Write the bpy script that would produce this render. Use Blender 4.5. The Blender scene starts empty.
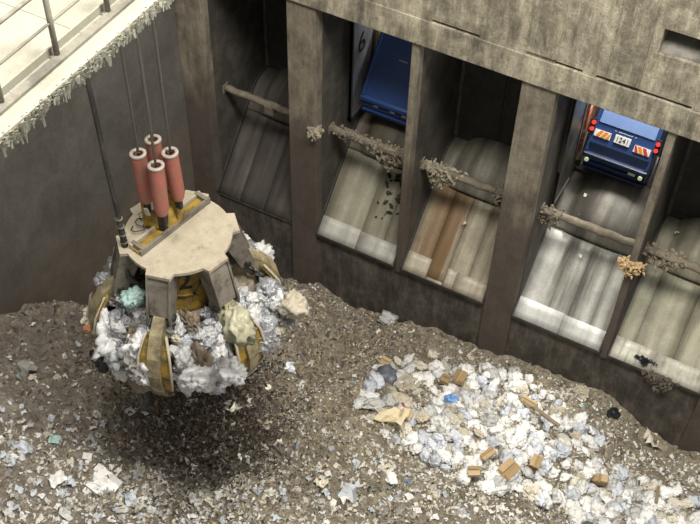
import bpy, bmesh, math, random
import numpy as np
from mathutils import Vector, Matrix, noise as mnoise

S = bpy.context.scene
C = S.collection
random.seed(7)
rng = np.random.default_rng(11)

# ------------------------------------------------------------------ camera
YAW, PITCH, ROLL, FPX = -0.4771, 0.8411, 0.0315, 1127.55
CAM = np.array([14.3357, -24.9202, 30.5169])
cy, sy, cp, sp = math.cos(YAW), math.sin(YAW), math.cos(PITCH), math.sin(PITCH)
FWD = np.array([sy * cp, cy * cp, -sp])
_r = np.array([cy, -sy, 0.0])
_u = np.cross(_r, FWD)
RGT = math.cos(ROLL) * _r + math.sin(ROLL) * _u
UPV = -math.sin(ROLL) * _r + math.cos(ROLL) * _u
cam = bpy.data.objects.new('camera', bpy.data.cameras.new('camera'))
C.objects.link(cam)
m = Matrix.Identity(4)
for i in range(3):
    m[i][0], m[i][1], m[i][2], m[i][3] = RGT[i], UPV[i], -FWD[i], CAM[i]
cam.matrix_world = m
cam.data.sensor_width = 36.0
cam.data.lens = FPX * 36.0 / 700.0
cam.data.clip_end = 300
S.camera = cam


def ray(x, y):
    return FWD + RGT * (x - 350) / FPX - UPV * (y - 262) / FPX


def at(x, y, ax, v):
    d = ray(x, y)
    return CAM + d * ((v - CAM[ax]) / d[ax])


def proj(P):
    v = np.asarray(P) - CAM
    z = v @ FWD
    return 350 + FPX * (v @ RGT) / z, 262 - FPX * (v @ UPV) / z


# ------------------------------------------------------------------ world, lamps, exposure
S.view_settings.view_transform = 'Standard'
S.view_settings.look = 'None'
S.view_settings.gamma = 1.0
S.view_settings.use_curve_mapping = False
S.view_settings.exposure = 0.0
world = bpy.data.worlds.new('bunker_air')
S.world = world
world.use_nodes = True
bg = world.node_tree.nodes['Background']
bg.inputs[0].default_value = (1.0, 0.985, 0.95, 1)
bg.inputs[1].default_value = 0.42


def area(name, loc, target, power, size, col=(1, 0.97, 0.91), sizey=None):
    l = bpy.data.lights.new(name, 'AREA')
    l.energy = power
    l.color = col
    l.shape = 'RECTANGLE'
    l.size = size
    l.size_y = sizey or size
    o = bpy.data.objects.new(name, l)
    C.objects.link(o)
    o.location = loc
    o.rotation_euler = (Vector(target) - Vector(loc)).to_track_quat('-Z', 'Y').to_euler()
    return o


# high bay floodlights under the bunker roof
area('roof_floodlight', (3, -15, 36), (3, -9, 0), 4300, 6)
area('roof_floodlight', (11, -13, 36), (10, -4, 0), 6600, 6)
area('roof_floodlight', (19, -11, 35), (15, -2, 0), 5600, 6)
# lamps in the tipping hall behind the gates
area('tipping_hall_lamp', (9.5, 6.2, 11.6), (9.4, 4.4, 5), 1500, 2.5, (1, 0.97, 0.92))
area('tipping_hall_lamp', (1.6, 7.5, 11.6), (1.6, 5.0, 5), 420, 2.5, (1, 0.97, 0.92))


# ------------------------------------------------------------------ helpers
def lin(c):
    return tuple(((v / 255.0) / 12.92 if v <= 10 else ((v / 255.0 + 0.055) / 1.055) ** 2.4) for v in c)


def tag(o, label=None, cat=None, group=None, kind=None):
    if label: o['label'] = label
    if cat: o['category'] = cat
    if group: o['group'] = group
    if kind: o['kind'] = kind
    return o


def empty(name, loc=(0, 0, 0), rz=0.0):
    o = bpy.data.objects.new(name, None)
    o.empty_display_size = 0.3
    C.objects.link(o)
    o.location = loc
    o.rotation_euler = (0, 0, rz)
    return o


class MB:
    """collects geometry, builds ONE mesh object"""

    def __init__(self):
        self.v, self.f, self.s = [], [], []

    def add(self, vs, fs, smooth=False):
        n = len(self.v)
        self.v += [tuple(p) for p in vs]
        self.f += [tuple(i + n for i in f) for f in fs]
        self.s += [smooth] * len(fs)
        return self

    def box(self, a, b, bev=0.0, M=None):
        x0, y0, z0 = a
        x1, y1, z1 = b
        if bev <= 0:
            vs = [(x0, y0, z0), (x1, y0, z0), (x1, y1, z0), (x0, y1, z0), (x0, y0, z1), (x1, y0, z1), (x1, y1, z1), (x0, y1, z1)]
            fs = [(0, 3, 2, 1), (4, 5, 6, 7), (0, 1, 5, 4), (1, 2, 6, 5), (2, 3, 7, 6), (3, 0, 4, 7)]
        else:
            bm = bmesh.new()
            bmesh.ops.create_cube(bm, size=1)
            for v in bm.verts:
                v.co = Vector(((x0 + x1) / 2 + v.co.x * (x1 - x0), (y0 + y1) / 2 + v.co.y * (y1 - y0), (z0 + z1) / 2 + v.co.z * (z1 - z0)))
            bmesh.ops.bevel(bm, geom=bm.edges[:], offset=bev, segments=2, affect='EDGES', profile=0.6)
            bm.verts.index_update()
            vs = [tuple(v.co) for v in bm.verts]
            fs = [tuple(v.index for v in f.verts) for f in bm.faces]
            bm.free()
        if M is not None:
            vs = [M @ Vector(p) for p in vs]
        return self.add(vs, fs)

    def prism(self, pts, axis, a, b):
        """extrude polygon pts (2D in the two other axes, order xyz minus axis) from a to b"""
        def mk(p, t):
            q = list(p)
            q.insert(axis, t)
            return tuple(q)
        n = len(pts)
        vs = [mk(p, a) for p in pts] + [mk(p, b) for p in pts]
        fs = [tuple(range(n)), tuple(range(2 * n - 1, n - 1, -1))]
        fs += [(i, i + n, (i + 1) % n + n, (i + 1) % n) for i in range(n)]
        return self.add(vs, fs)

    def tube(self, path, rad, seg=10, cap=True, smooth=True):
        path = [Vector(p) for p in path]
        if not hasattr(rad, '__len__'):
            rad = [rad] * len(path)
        vs, fs = [], []
        for i, p in enumerate(path):
            d = (path[min(i + 1, len(path) - 1)] - path[max(i - 1, 0)]).normalized()
            a = Vector((0, 0, 1)) if abs(d.z) < 0.9 else Vector((1, 0, 0))
            s1 = d.cross(a).normalized()
            s2 = d.cross(s1)
            for k in range(seg):
                t = 2 * math.pi * k / seg
                vs.append(p + rad[i] * (math.cos(t) * s1 + math.sin(t) * s2))
        for i in range(len(path) - 1):
            for k in range(seg):
                fs.append((i * seg + k, i * seg + (k + 1) % seg, (i + 1) * seg + (k + 1) % seg, (i + 1) * seg + k))
        self.add(vs, fs, smooth)
        if cap:
            n = len(self.v) - len(vs)
            self.f.append(tuple(n + k for k in range(seg - 1, -1, -1)))
            self.f.append(tuple(n + (len(path) - 1) * seg + k for k in range(seg)))
            self.s += [False, False]
        return self

    def lathe(self, prof, seg=24, c=(0, 0), smooth=True, closed=False):
        vs, fs = [], []
        for r, z in prof:
            for k in range(seg):
                t = 2 * math.pi * k / seg
                vs.append((c[0] + r * math.cos(t), c[1] + r * math.sin(t), z))
        n = len(prof)
        for i in range(n if closed else n - 1):
            j = (i + 1) % n
            for k in range(seg):
                fs.append((i * seg + k, i * seg + (k + 1) % seg, j * seg + (k + 1) % seg, j * seg + k))
        return self.add(vs, fs, smooth)

    def mesh(self, name, mat):
        me = bpy.data.meshes.new(name)
        me.from_pydata(self.v, [], self.f)
        me.polygons.foreach_set('use_smooth', self.s)
        if mat: me.materials.append(mat)
        bm = bmesh.new()
        bm.from_mesh(me)
        bmesh.ops.recalc_face_normals(bm, faces=bm.faces[:])
        bm.to_mesh(me)
        bm.free()
        me.update()
        return me

    def build(self, name, mat, parent=None):
        o = bpy.data.objects.new(name, self.mesh(name, mat))
        C.objects.link(o)
        if parent: o.parent = parent
        return o


def inst(name, me, loc, rot=(0, 0, 0), scale=(1, 1, 1), parent=None):
    o = bpy.data.objects.new(name, me)
    C.objects.link(o)
    o.location, o.rotation_euler, o.scale = loc, rot, scale
    if parent: o.parent = parent
    return o


def text_obj(name, s, size, mat, mw, parent=None, thick=0.004, shear=0.0):
    cu = bpy.data.curves.new(name, 'FONT')
    cu.body, cu.size, cu.align_x, cu.align_y, cu.extrude, cu.shear = s, size, 'CENTER', 'CENTER', thick, shear
    t = bpy.data.objects.new(name, cu)
    C.objects.link(t)
    dg = bpy.context.evaluated_depsgraph_get()
    me = bpy.data.meshes.new_from_object(t.evaluated_get(dg))
    bpy.data.objects.remove(t)
    bpy.data.curves.remove(cu)
    me.transform(mw)
    me.materials.clear()
    me.materials.append(mat)
    o = bpy.data.objects.new(name, me)
    C.objects.link(o)
    if parent: o.parent = parent
    return o


# ------------------------------------------------------------------ materials
def nm(name):
    mt = bpy.data.materials.new(name)
    mt.use_nodes = True
    nt = mt.node_tree
    return mt, nt, nt.nodes['Principled BSDF'], nt.nodes, nt.links


def ramp(nt, fac, stops, interp='LINEAR'):
    r = nt.nodes.new('ShaderNodeValToRGB')
    r.color_ramp.interpolation = interp
    e = r.color_ramp.elements
    while len(e) < len(stops): e.new(0.5)
    for el, (p, c) in zip(e, stops):
        el.position = p
        el.color = (*c, 1) if len(c) == 3 else c
    nt.links.new(fac, r.inputs[0])
    return r.outputs[0]


def coords(nt, world=True, scale=(1, 1, 1)):
    if world:
        src = nt.nodes.new('ShaderNodeNewGeometry').outputs['Position']
    else:
        src = nt.nodes.new('ShaderNodeTexCoord').outputs['Object']
    mp = nt.nodes.new('ShaderNodeMapping')
    mp.inputs['Scale'].default_value = scale
    nt.links.new(src, mp.inputs['Vector'])
    return mp.outputs[0]


def noise(nt, vec, scale, detail=6, rough=0.6, dist=0.0):
    n = nt.nodes.new('ShaderNodeTexNoise')
    n.inputs['Scale'].default_value = scale
    n.inputs['Detail'].default_value = detail
    n.inputs['Roughness'].default_value = rough
    n.inputs['Distortion'].default_value = dist
    nt.links.new(vec, n.inputs['Vector'])
    return n.outputs['Fac']


def mix(nt, fac, a, b, mode='MIX'):
    x = nt.nodes.new('ShaderNodeMix')
    x.data_type = 'RGBA'
    x.blend_type = mode
    if isinstance(fac, (int, float)): x.inputs[0].default_value = fac
    else: nt.links.new(fac, x.inputs[0])
    for k, v in ((6, a), (7, b)):
        if isinstance(v, tuple): x.inputs[k].default_value = (*v, 1)
        else: nt.links.new(v, x.inputs[k])
    return x.outputs[2]


def bump(nt, bsdf, h, strength=0.4, dist=0.05):
    b = nt.nodes.new('ShaderNodeBump')
    b.inputs['Strength'].default_value = strength
    b.inputs['Distance'].default_value = dist
    nt.links.new(h, b.inputs['Height'])
    nt.links.new(b.outputs[0], bsdf.inputs['Normal'])


BW = [(0.0, (0, 0, 0)), (1.0, (1, 1, 1))]


def dirty(name, a, b, dirt=None, scale=2.0, rough=0.8, metal=0.0, bmp=0.3, stretch=(1, 1, 1), dscale=1.2, damt=(0.45, 0.62), world=False, fine=25.0, bdist=0.02):
    """two-tone worn paint/steel/concrete with optional dirt patches"""
    mt, nt, bs, N, L = nm(name)
    v = coords(nt, world, stretch)
    n1 = noise(nt, v, scale)
    col = ramp(nt, n1, [(0.3, lin(a)), (0.7, lin(b))])
    if dirt:
        v2 = coords(nt, world)
        n2 = noise(nt, v2, dscale, 8, 0.7)
        f = ramp(nt, n2, [(damt[0], (0, 0, 0)), (damt[1], (1, 1, 1))])
        col = mix(nt, f, col, lin(dirt))
    v3 = coords(nt, world)
    n3 = noise(nt, v3, fine, 4, 0.7)
    col = mix(nt, 0.35, col, ramp(nt, n3, [(0.3, (0.35, 0.35, 0.35)), (0.7, (1, 1, 1))]), 'MULTIPLY')
    L.new(col, bs.inputs['Base Color'])
    bs.inputs['Roughness'].default_value = rough
    bs.inputs['Metallic'].default_value = metal
    if bmp: bump(nt, bs, n3, bmp, bdist)
    return mt


def concrete(name, light, mid, dark, grime=None, gz=None, streak=0.5, sscale=1.5):
    mt, nt, bs, N, L = nm(name)
    v = coords(nt, True)
    vs = coords(nt, True, (1.0, 1.0, 0.2))
    big = noise(nt, v, 0.8, 9, 0.72, 0.3)
    col = ramp(nt, big, [(0.38, lin(dark)), (0.49, lin(mid)), (0.61, lin(light))])
    st = noise(nt, vs, sscale * 2.2, 7, 0.75)
    col = mix(nt, streak, col, ramp(nt, st, [(0.40, lin(dark)), (0.5, lin(mid)), (0.61, lin(light))]))
    sp = noise(nt, v, 5.0, 8, 0.75)
    col = mix(nt, ramp(nt, sp, [(0.56, (0, 0, 0)), (0.66, (0.6, 0.6, 0.6))]), col, lin(dark))
    if grime:
        # tide line of wet waste grime with a ragged edge
        sep = N.new('ShaderNodeSeparateXYZ')
        L.new(v, sep.inputs[0])
        ad = N.new('ShaderNodeMath'); ad.operation = 'MULTIPLY_ADD'
        nz = noise(nt, vs, 1.1, 5, 0.7)
        L.new(nz, ad.inputs[0]); ad.inputs[1].default_value = 4.0
        L.new(sep.outputs[2], ad.inputs[2])
        mr = N.new('ShaderNodeMapRange')
        mr.inputs[1].default_value = gz + 1.2; mr.inputs[2].default_value = gz + 2.6
        mr.inputs[3].default_value = 0.85; mr.inputs[4].default_value = 0.0
        L.new(ad.outputs[0], mr.inputs[0])
        gcol = ramp(nt, noise(nt, v, 1.3, 8, 0.7), [(0.35, lin(tuple(c * 0.82 for c in grime))), (0.65, lin(grime))])
        col = mix(nt, mr.outputs[0], col, gcol)
    fn = noise(nt, v, 16, 6, 0.8)
    col = mix(nt, 0.6, col, ramp(nt, fn, [(0.3, (0.45, 0.45, 0.45)), (0.65, (1, 1, 1))]), 'MULTIPLY')
    L.new(col, bs.inputs['Base Color'])
    bs.inputs['Roughness'].default_value = 0.9
    bump(nt, bs, fn, 0.7, 0.06)
    return mt


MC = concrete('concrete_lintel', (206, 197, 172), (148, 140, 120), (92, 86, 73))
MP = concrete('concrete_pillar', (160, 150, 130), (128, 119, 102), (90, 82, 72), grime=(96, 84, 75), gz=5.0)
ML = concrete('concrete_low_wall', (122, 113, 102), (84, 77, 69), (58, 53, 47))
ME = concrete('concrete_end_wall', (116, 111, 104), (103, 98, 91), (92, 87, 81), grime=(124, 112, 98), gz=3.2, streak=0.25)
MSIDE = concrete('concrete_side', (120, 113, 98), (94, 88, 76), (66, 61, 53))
MHALL = dirty('hall_wall_paint', (196, 194, 188), (180, 178, 172), None, 1.0, 0.8)
MDOOR = dirty('door_steel_dark', (62, 62, 58), (50, 50, 47), (74, 70, 62), 1.0, 0.6, 0.2, 0.1, (2, 2, 0.3))
MLEAF = dirty('door_leaf_grey', (156, 160, 168), (140, 144, 152), (118, 116, 112), 0.8, 0.5, 0.2, 0.1, (2, 2, 0.3))
MLEAF2 = dirty('door_leaf_green', (92, 94, 84), (74, 78, 66), (60, 58, 52), 0.8, 0.4, 0.3, 0.1, (2, 2, 0.3))
MFRAME = dirty('door_frame_steel', (122, 118, 108), (100, 96, 88), (70, 66, 58), 1.5, 0.6, 0.3)
MBLACK = dirty('black_paint', (26, 26, 28), (20, 20, 22), None, 3, 0.6)
MFLOOR = dirty('hall_floor_concrete', (84, 78, 68), (62, 58, 51), (46, 42, 37), 1.0, 0.7, world=True)


def steel(name, light, mid, dark, rust=None, rustamt=(0.55, 0.68), rough=0.55, metal=0.25, sc=2.2, rust_x=None):
    """worn slide steel: streaks run down the slide (local Y/Z), across X"""
    mt, nt, bs, N, L = nm(name)
    vs = coords(nt, True, (1.0, 0.10, 0.10))
    n1 = noise(nt, vs, sc, 5, 0.55)
    col = ramp(nt, n1, [(0.28, lin(dark)), (0.46, lin(mid)), (0.7, lin(light))])
    n2 = noise(nt, coords(nt, True), 0.9, 6, 0.65)
    col = mix(nt, ramp(nt, n2, [(0.42, (0, 0, 0)), (0.7, (0.55, 0.55, 0.55))]), col, lin(dark))
    if rust:
        # one broad rust run down the slide, frayed into streaks
        sx_ = N.new('ShaderNodeSeparateXYZ'); L.new(coords(nt, True), sx_.inputs[0])
        n3 = noise(nt, coords(nt, True, (1.0, 0.05, 0.05)), 4.5, 5, 0.7)
        ad = N.new('ShaderNodeMath'); ad.operation = 'MULTIPLY_ADD'; ad.inputs[1].default_value = 1.5
        L.new(n3, ad.inputs[0]); L.new(sx_.outputs[0], ad.inputs[2])
        q = [rust_x + .75 + k for k in (-1.0, -0.35, 0.35, 0.8)]
        ra = N.new('ShaderNodeMapRange'); ra.inputs[1].default_value = q[0] - .1; ra.inputs[2].default_value = q[3] + .1
        L.new(ad.outputs[0], ra.inputs[0])
        col = mix(nt, ramp(nt, ra.outputs[0], [(0.05, (0, 0, 0)), (0.3, (.8, .8, .8)), (0.75, (.9, .9, .9)), (0.92, (0, 0, 0))]), col, lin(rust))
    n4 = noise(nt, coords(nt, True), 18, 5, 0.7)
    col = mix(nt, 0.4, col, ramp(nt, n4, [(0.3, (0.5, 0.5, 0.5)), (0.6, (1, 1, 1))]), 'MULTIPLY')
    L.new(col, bs.inputs['Base Color'])
    L.new(ramp(nt, n1, [(0.3, (rough + .2,) * 3), (0.7, (rough - .08,) * 3)]), bs.inputs['Roughness'])
    bs.inputs['Metallic'].default_value = metal
    bump(nt, bs, n4, 0.2, 0.01)
    return mt


# ------------------------------------------------------------------ layout of the tipping wall (metres)
W, T, P, H = 3.3, 0.2325, 1.0616, 10.02
L2, R2 = 0.0, W
L3 = R2 + T; R3 = L3 + W
L4 = R3 + P; R4 = L4 + W
L5 = R4 + T; R5 = L5 + W
R1 = -P; L1 = R1 - W
XE = L1 - P              # end wall
BAYS = [(L1, R1), (L2, R2), (L3, R3), (L4, R4), (L5, R5)]
FZ = 3.55                # tipping floor level
DY = 3.85                # gate plane
XR = 21.0

wall = tag(empty('wall_back', (6, 0, 0)), 'stained concrete tipping wall with pillars between the chute bays', kind='structure')


def wpart(mb, name, mat):
    o = mb.build(name, mat)
    o.parent = wall
    o.matrix_parent_inverse = Matrix.Translation((-6, 0, 0))
    return o


for a, b in ((XE, L1), (R1, L2), (R3, L4), (R5, R5 + P)):
    wpart(MB().box((a, 0, -9), (b, 4.4, H + 0.02), 0.03), 'pillar', MP)
for a, b in ((R2, L3), (R4, L5)):
    wpart(MB().box((a, 0.0, -0.3), (b, 4.3, H + 0.02), 0.02), 'partition', MP)
wpart(MB().box((R5 + P, 0, -9), (XR, 4.4, H)), 'pillar', MP)
for a, b in ((L1, R1), (L2, R3), (L4, R5)):
    wpart(MB().box((a, 0.10, -9), (b, 0.6, -0.12)), 'low_wall', ML)
# lintel band, ledge, upper wall around the slot window
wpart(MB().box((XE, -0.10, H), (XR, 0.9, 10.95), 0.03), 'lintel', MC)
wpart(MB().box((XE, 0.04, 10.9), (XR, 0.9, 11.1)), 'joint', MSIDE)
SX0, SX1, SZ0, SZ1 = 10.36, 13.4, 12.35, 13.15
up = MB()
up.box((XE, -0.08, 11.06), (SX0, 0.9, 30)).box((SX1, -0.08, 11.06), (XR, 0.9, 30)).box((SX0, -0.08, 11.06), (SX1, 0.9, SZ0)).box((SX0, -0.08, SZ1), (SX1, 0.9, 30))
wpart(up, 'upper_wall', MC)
wpart(MB().prism([(0.05, SZ0), (0.9, SZ0), (0.9, SZ0 + 0.55)], 0, SX0, SX1), 'slot_sill', MFRAME)
wpart(MB().box((SX0, 0.85, SZ0), (SX1, 0.95, SZ1)), 'slot_shutter', MBLACK)
for a, b in ((XE, 3.9), (5.4, 7.7), (8.5, 8.9), (11.6, XR)):
    wpart(MB().box((a, -0.075, 10.93), (b, 0.05, 11.08)), 'joint_fill', MC)
# shallow pilaster strips on the upper wall
for a in (6.85, 9.2, 14.9):
    wpart(MB().box((a, -0.14, 11.10), (a + 0.9, -0.05, 16), 0.03), 'pilaster', MC)

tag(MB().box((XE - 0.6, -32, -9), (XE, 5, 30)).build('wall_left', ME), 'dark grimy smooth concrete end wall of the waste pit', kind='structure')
tag(MB().box((XE, -32, -9.4), (XR, 0.6, -9)).build('floor_pit', ML), 'concrete floor of the waste pit', kind='structure')
tag(MB().box((XE, 4.3, FZ - 0.5), (XR, 16, FZ)).build('floor', MFLOOR), 'dark concrete tipping hall floor behind the gates', kind='structure')
tag(MB().box((XE, 16, FZ), (XR, 16.3, 14)).build('wall_hall', MHALL), 'pale wall at the rear of the tipping hall', kind='structure')
tag(MB().box((XE, 0.9, 13.6), (XR, 16.3, 13.9)).build('ceiling', MHALL), 'pale tipping hall ceiling above the trucks', kind='structure')
# header over the gates
hd = MB()
for a, b in BAYS:
    hd.box((a, DY - 0.1, 9.9), (b, DY + 0.3, 13.6))
tag(hd.build('trim_1', MSIDE), 'concrete header above the gates', kind='structure')

# lining plates on the bay inner faces, coloured dark in place of shade
MLIN = dirty('lining_steel_shade', (74, 70, 63), (58, 55, 50), (92, 86, 76), 1.2, 0.8, 0.1, 0.3, (1, 1, 0.25), world=True)
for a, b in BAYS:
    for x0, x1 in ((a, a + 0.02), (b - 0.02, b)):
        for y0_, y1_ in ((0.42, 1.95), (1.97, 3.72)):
            wpart(MB().box((x0, y0_, 0.2), (x1, y1_, H)), 'side_shade_lining', MLIN)

# gates: double leaves hinged at the side walls, opening towards the pit
LW = W / 2 - 0.05


gate_mats = {}
for i, (a, b) in enumerate(BAYS):
    root = empty('door_%d' % (i + 1), ((a + b) / 2, DY, FZ))
    opened = i in (1, 3)
    lm_ = (MLEAF if i == 1 else MLEAF2) if opened else MDOOR

    def mkleaf(M):
        lf = MB().box((0.0, -0.05, 0.05 if opened else -0.35), (LW, 0.05, 6.3), 0.0, M).build('leaf', lm_, root)
        fr = MB()
        for p, q in (((0, -0.075, 0.05), (0.09, 0.075, 6.3)), ((LW - 0.07, -0.075, 0.05), (LW, 0.075, 6.3)), ((0, -0.075, 0.05), (LW, 0.075, 0.17)), ((0, -0.075, 6.2), (LW, 0.075, 6.3))):
            fr.box(p, q, 0, M)
        fr.build('leaf_frame', MDOOR if opened else MFRAME if False else MDOOR, lf)
        return lf
    hw = W / 2
    if opened:
        ML_ = Matrix.Translation((-hw + 0.13, -0.1 - (0.42 if i == 3 else 0), 0.3)) @ Matrix.Rotation(-math.pi / 2, 4, 'Z')
        MR_ = Matrix.Translation((hw - 0.17, -0.1, 0.3)) @ Matrix.Rotation(-math.pi / 2, 4, 'Z')
    else:
        ML_ = Matrix.Translation((-hw + 0.04, 0, 0.0))
        MR_ = Matrix.Translation((0.01, 0, 0.0))
    lf = mkleaf(ML_)
    mkleaf(MR_)
    for s in (-1, 1):
        pw = 0.025 if opened else 0.07
        MB().box((s * (hw - pw) - pw, 0.1 if opened else -0.12, 0), (s * (hw - pw) + pw, 0.34 if opened else 0.12, 6.4), 0.01).build('door_post', MFRAME, root)
    if i == 1:
        mw = Matrix.Translation((-hw + 0.226, -1.02, 3.3)) @ Matrix.Rotation(-math.pi / 2, 4, 'X')
        mw = Matrix.Translation((-hw + 0.228, -1.02, 3.35)) @ Matrix(((0, 0, 1, 0), (1, 0, 0, 0), (0, 1, 0, 0), (0, 0, 0, 1)))
        text_obj('door_number', '6', 1.15, MBLACK, Matrix.Translation((-0.04, 0, 0)) @ mw, lf)
    tag(root, ('open' if opened else 'closed dark') + ' steel double-leaf gate at the top of a chute', kind='structure')

# ------------------------------------------------------------------ chutes
CH = [
    dict(mat=steel('chute_steel_grimy', (98, 92, 84), (76, 70, 64), (56, 52, 48), rough=0.75, metal=0.1), lip=None, label='grimy dark waste chute beside the end wall, without a bright lip'),
    dict(mat=steel('chute_steel_olive', (176, 172, 152), (150, 145, 124), (112, 106, 90)), lip=steel('lip_steel_light', (206, 204, 194), (186, 184, 173), (146, 142, 132), rough=0.6), label='olive grey steel waste chute below the truck with raised smooth cover'),
    dict(mat=steel('chute_steel_rusty', (196, 188, 166), (160, 152, 130), (112, 100, 80), rust=(122, 94, 62), rust_x=L3 + 1.05), lip=steel('lip_steel_dull', (206, 198, 180), (176, 166, 146), (136, 122, 100)), label='rust-streaked steel waste chute with patched lip plates'),
    dict(mat=steel('chute_steel_silver', (206, 204, 196), (164, 162, 152), (98, 94, 86), rough=0.45), lip=steel('lip_steel_bright', (216, 216, 210), (196, 196, 190), (156, 154, 146), rough=0.58), label='silvery streaked steel waste chute below the truck with striped chevrons'),
    dict(mat=steel('chute_steel_pale', (190, 188, 166), (164, 160, 138), (118, 112, 96), rough=0.5), lip=steel('lip_steel_flaking', (226, 223, 208), (208, 204, 186), (92, 84, 70), sc=6.0, rough=0.62), label='pale steel waste chute with flaking white lip strung with rags'),
]
ROLL_M = [CH[0]['mat'], steel('roll_steel_brown', (112, 104, 88), (90, 83, 70), (66, 60, 51), rough=0.6), steel('roll_steel_grey', (150, 147, 136), (112, 107, 94), (76, 71, 60)),
          steel('roll_steel_dark', (128, 124, 114), (88, 84, 75), (58, 54, 48)), steel('roll_steel_pale', (176, 172, 150), (136, 131, 112), (86, 81, 68))]
SL = math.radians(47.5)


def slide(s):
    """profile along the chute, s in metres from the lip -> (y, z)"""
    s1 = 4.1
    if s <= s1: return (s * math.cos(SL), s * math.sin(SL))
    y0, z0 = s1 * math.cos(SL), s1 * math.sin(SL)
    R = 1.15
    ang = min((s - s1) / R, SL)
    y = y0 + R * (math.sin(SL) - math.sin(SL - ang))
    z = z0 + R * (math.cos(SL - ang) - math.cos(SL))
    ex = s - s1 - R * SL
    if ex > 0: y += ex
    return (y, z)


def sheet(x0, x1, s0, s1, lift, nx, ns, w, xc, crown=0.0, thick=0.03):
    """curved plate with thickness on the slide; crown bulges the middle of the roll-over"""
    top, bot = [], []
    for j in range(ns + 1):
        s = s0 + (s1 - s0) * j / ns
        y, z = slide(s)
        y2, z2 = slide(s + 0.01)
        ty, tz = (y2 - y), (z2 - z)
        n = math.hypot(ty, tz)
        ny, nz = -tz / n, ty / n
        k = max(0.0, min(1.0, (s - 2.8) / 1.4))
        for i in range(nx + 1):
            x = x0 + (x1 - x0) * i / nx
            c = crown * k * k * (3 - 2 * k) * math.sqrt(max(0.0, 1 - ((x - xc) / (w / 2)) ** 2))
            top.append((x, y + ny * (lift + c), z + nz * (lift + c)))
            bot.append((x, y + ny * (lift + c - thick), z + nz * (lift + c - thick)))
    m = nx + 1
    N = len(top)
    vs = top + bot
    fs, sm = [], []
    for j in range(ns):
        for i in range(nx):
            a = j * m + i
            fs.append((a, a + 1, a + m + 1, a + m))
            fs.append((N + a, N + a + m, N + a + m + 1, N + a + 1))
    for j in range(ns):
        for i in (0, nx):
            a = j * m + i
            fs.append((a, a + m, N + a + m, N + a))
    for i in range(nx):
        for j in (0, ns):
            a = j * m + i
            fs.append((a, a + 1, N + a + 1, N + a))
    mb = MB()
    mb.add(vs, fs, True)
    return mb


for i, (a, b) in enumerate(BAYS):
    c = CH[i]
    xc = (a + b) / 2
    root = tag(empty('waste_chute', (xc, 0, 0)), c['label'], 'chute', 'chutes along the tipping wall')
    hw = W / 2 - 0.02
    # concrete bed
    bed = [(0.02, -0.12), (0.62, -0.12), (4.25, FZ - 0.55), (4.35, FZ - 0.1)]
    pr = [slide(k * 0.25) for k in range(24)]
    prof = [(y + 0.02, z - 0.10) for y, z in pr if y < 4.25]
    MB().prism([(0.03, -0.15)] + prof + [(4.3, FZ - 0.12), (4.3, 0.0), (0.62, -0.15)], 0, -hw, hw).build('chute_bed', MSIDE, root)
    cuts = {0: [0.3, 0.62], 1: [0.5, 0.78], 2: [0.28, 0.5, 0.74], 3: [0.33, 0.55, 0.8], 4: [0.2, 0.62]}[i]
    xs = [-hw] + [-hw + 2 * hw * k for k in cuts] + [hw]
    for k in range(len(xs) - 1):
        sheet(xs[k] + 0.005, xs[k + 1] - 0.005, 0.0, 3.35, 0.006 * (k % 2), 3, 8, W, 0).build('slide_plate', c['mat'], root)
    sheet(-hw, hw, 3.36, 5.75, 0.02, 30, 22, 2.5, 0.22, crown=0.5, thick=0.05).build('roll_over_plate', ROLL_M[i], root)
    for s in (-1, 1):
        x0 = s * hw
        st = MB()
        pts = [slide(k * 0.4) for k in range(14)]
        st.prism([(y, z - 0.05) for y, z in pts] + [(y - 0.07, z + 0.10) for y, z in reversed(pts)], 0, x0 - 0.05 * (s > 0), x0 + 0.05 * (s < 0))
        st.build('side_skirt', MDOOR, root)
    if c['lip']:
        lx = {1: [0.5], 2: [0.3, 0.5, 0.62], 3: [0.52], 4: [0.45]}[i]
        ls = [-hw] + [-hw + 2 * hw * k for k in lx] + [hw]
        for k in range(len(ls) - 1):
            ln = 0.72 if not (i == 2 and k == 1) else 0.1
            sheet(ls[k] + 0.01, ls[k + 1] - 0.01, -0.03, ln - 0.03 * k, 0.035, 4, 3, W, 0, thick=0.03).build('lip_plate', c['lip'], root)
        MB().box((-hw, -0.06, -0.14), (hw, 0.02, -0.02), 0.01).build('lip_edge', MDOOR, root)

# crossbars in front of the gates
MBAR = dirty('crossbar_dusty_steel', (132, 122, 104), (106, 98, 84), (84, 76, 64), 3, 0.85, 0.0, 0.6, world=True)
BY, BZ = 1.0, 4.38
CROSS = ['bare dusty crossbar pipe with a square bracket, over the grimy dark chute',
         'crossbar caked with debris, over the olive grey chute',
         'crossbar with a thick debris clump at one end, over the rust-streaked chute',
         'muddy crossbar below the truck with striped chevrons',
         'crossbar strung with rags, over the pale chute']
for i, (a, b) in enumerate(BAYS):
    r = tag(empty('crossbar', (a, BY, BZ)), CROSS[i], 'crossbar', 'crossbars over the chutes')
    n = 14
    rad = [0.135 + 0.02 * mnoise.noise(Vector((k * 0.9, i * 3.3, 0))) for k in range(n + 1)]
    MB().tube([(W * k / n, 0.015 * math.sin(k * 1.7 + i), 0.02 * math.sin(k * 2.3 + i)) for k in range(n + 1)], rad, 10).build('pipe', MBAR, r)
    for x in (0.03, W - 0.03):
        MB().box((x - 0.03, -0.17, -0.17), (x + 0.03, 0.17, 0.17), 0.01).build('flange', MBAR, r)
    if i == 0:
        MB().box((1.75, -0.16, -0.34), (2.1, 0.14, 0.02), 0.02).build('bracket', MBAR, r)

# ------------------------------------------------------------------ heap of waste
_LAT = {}


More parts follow.
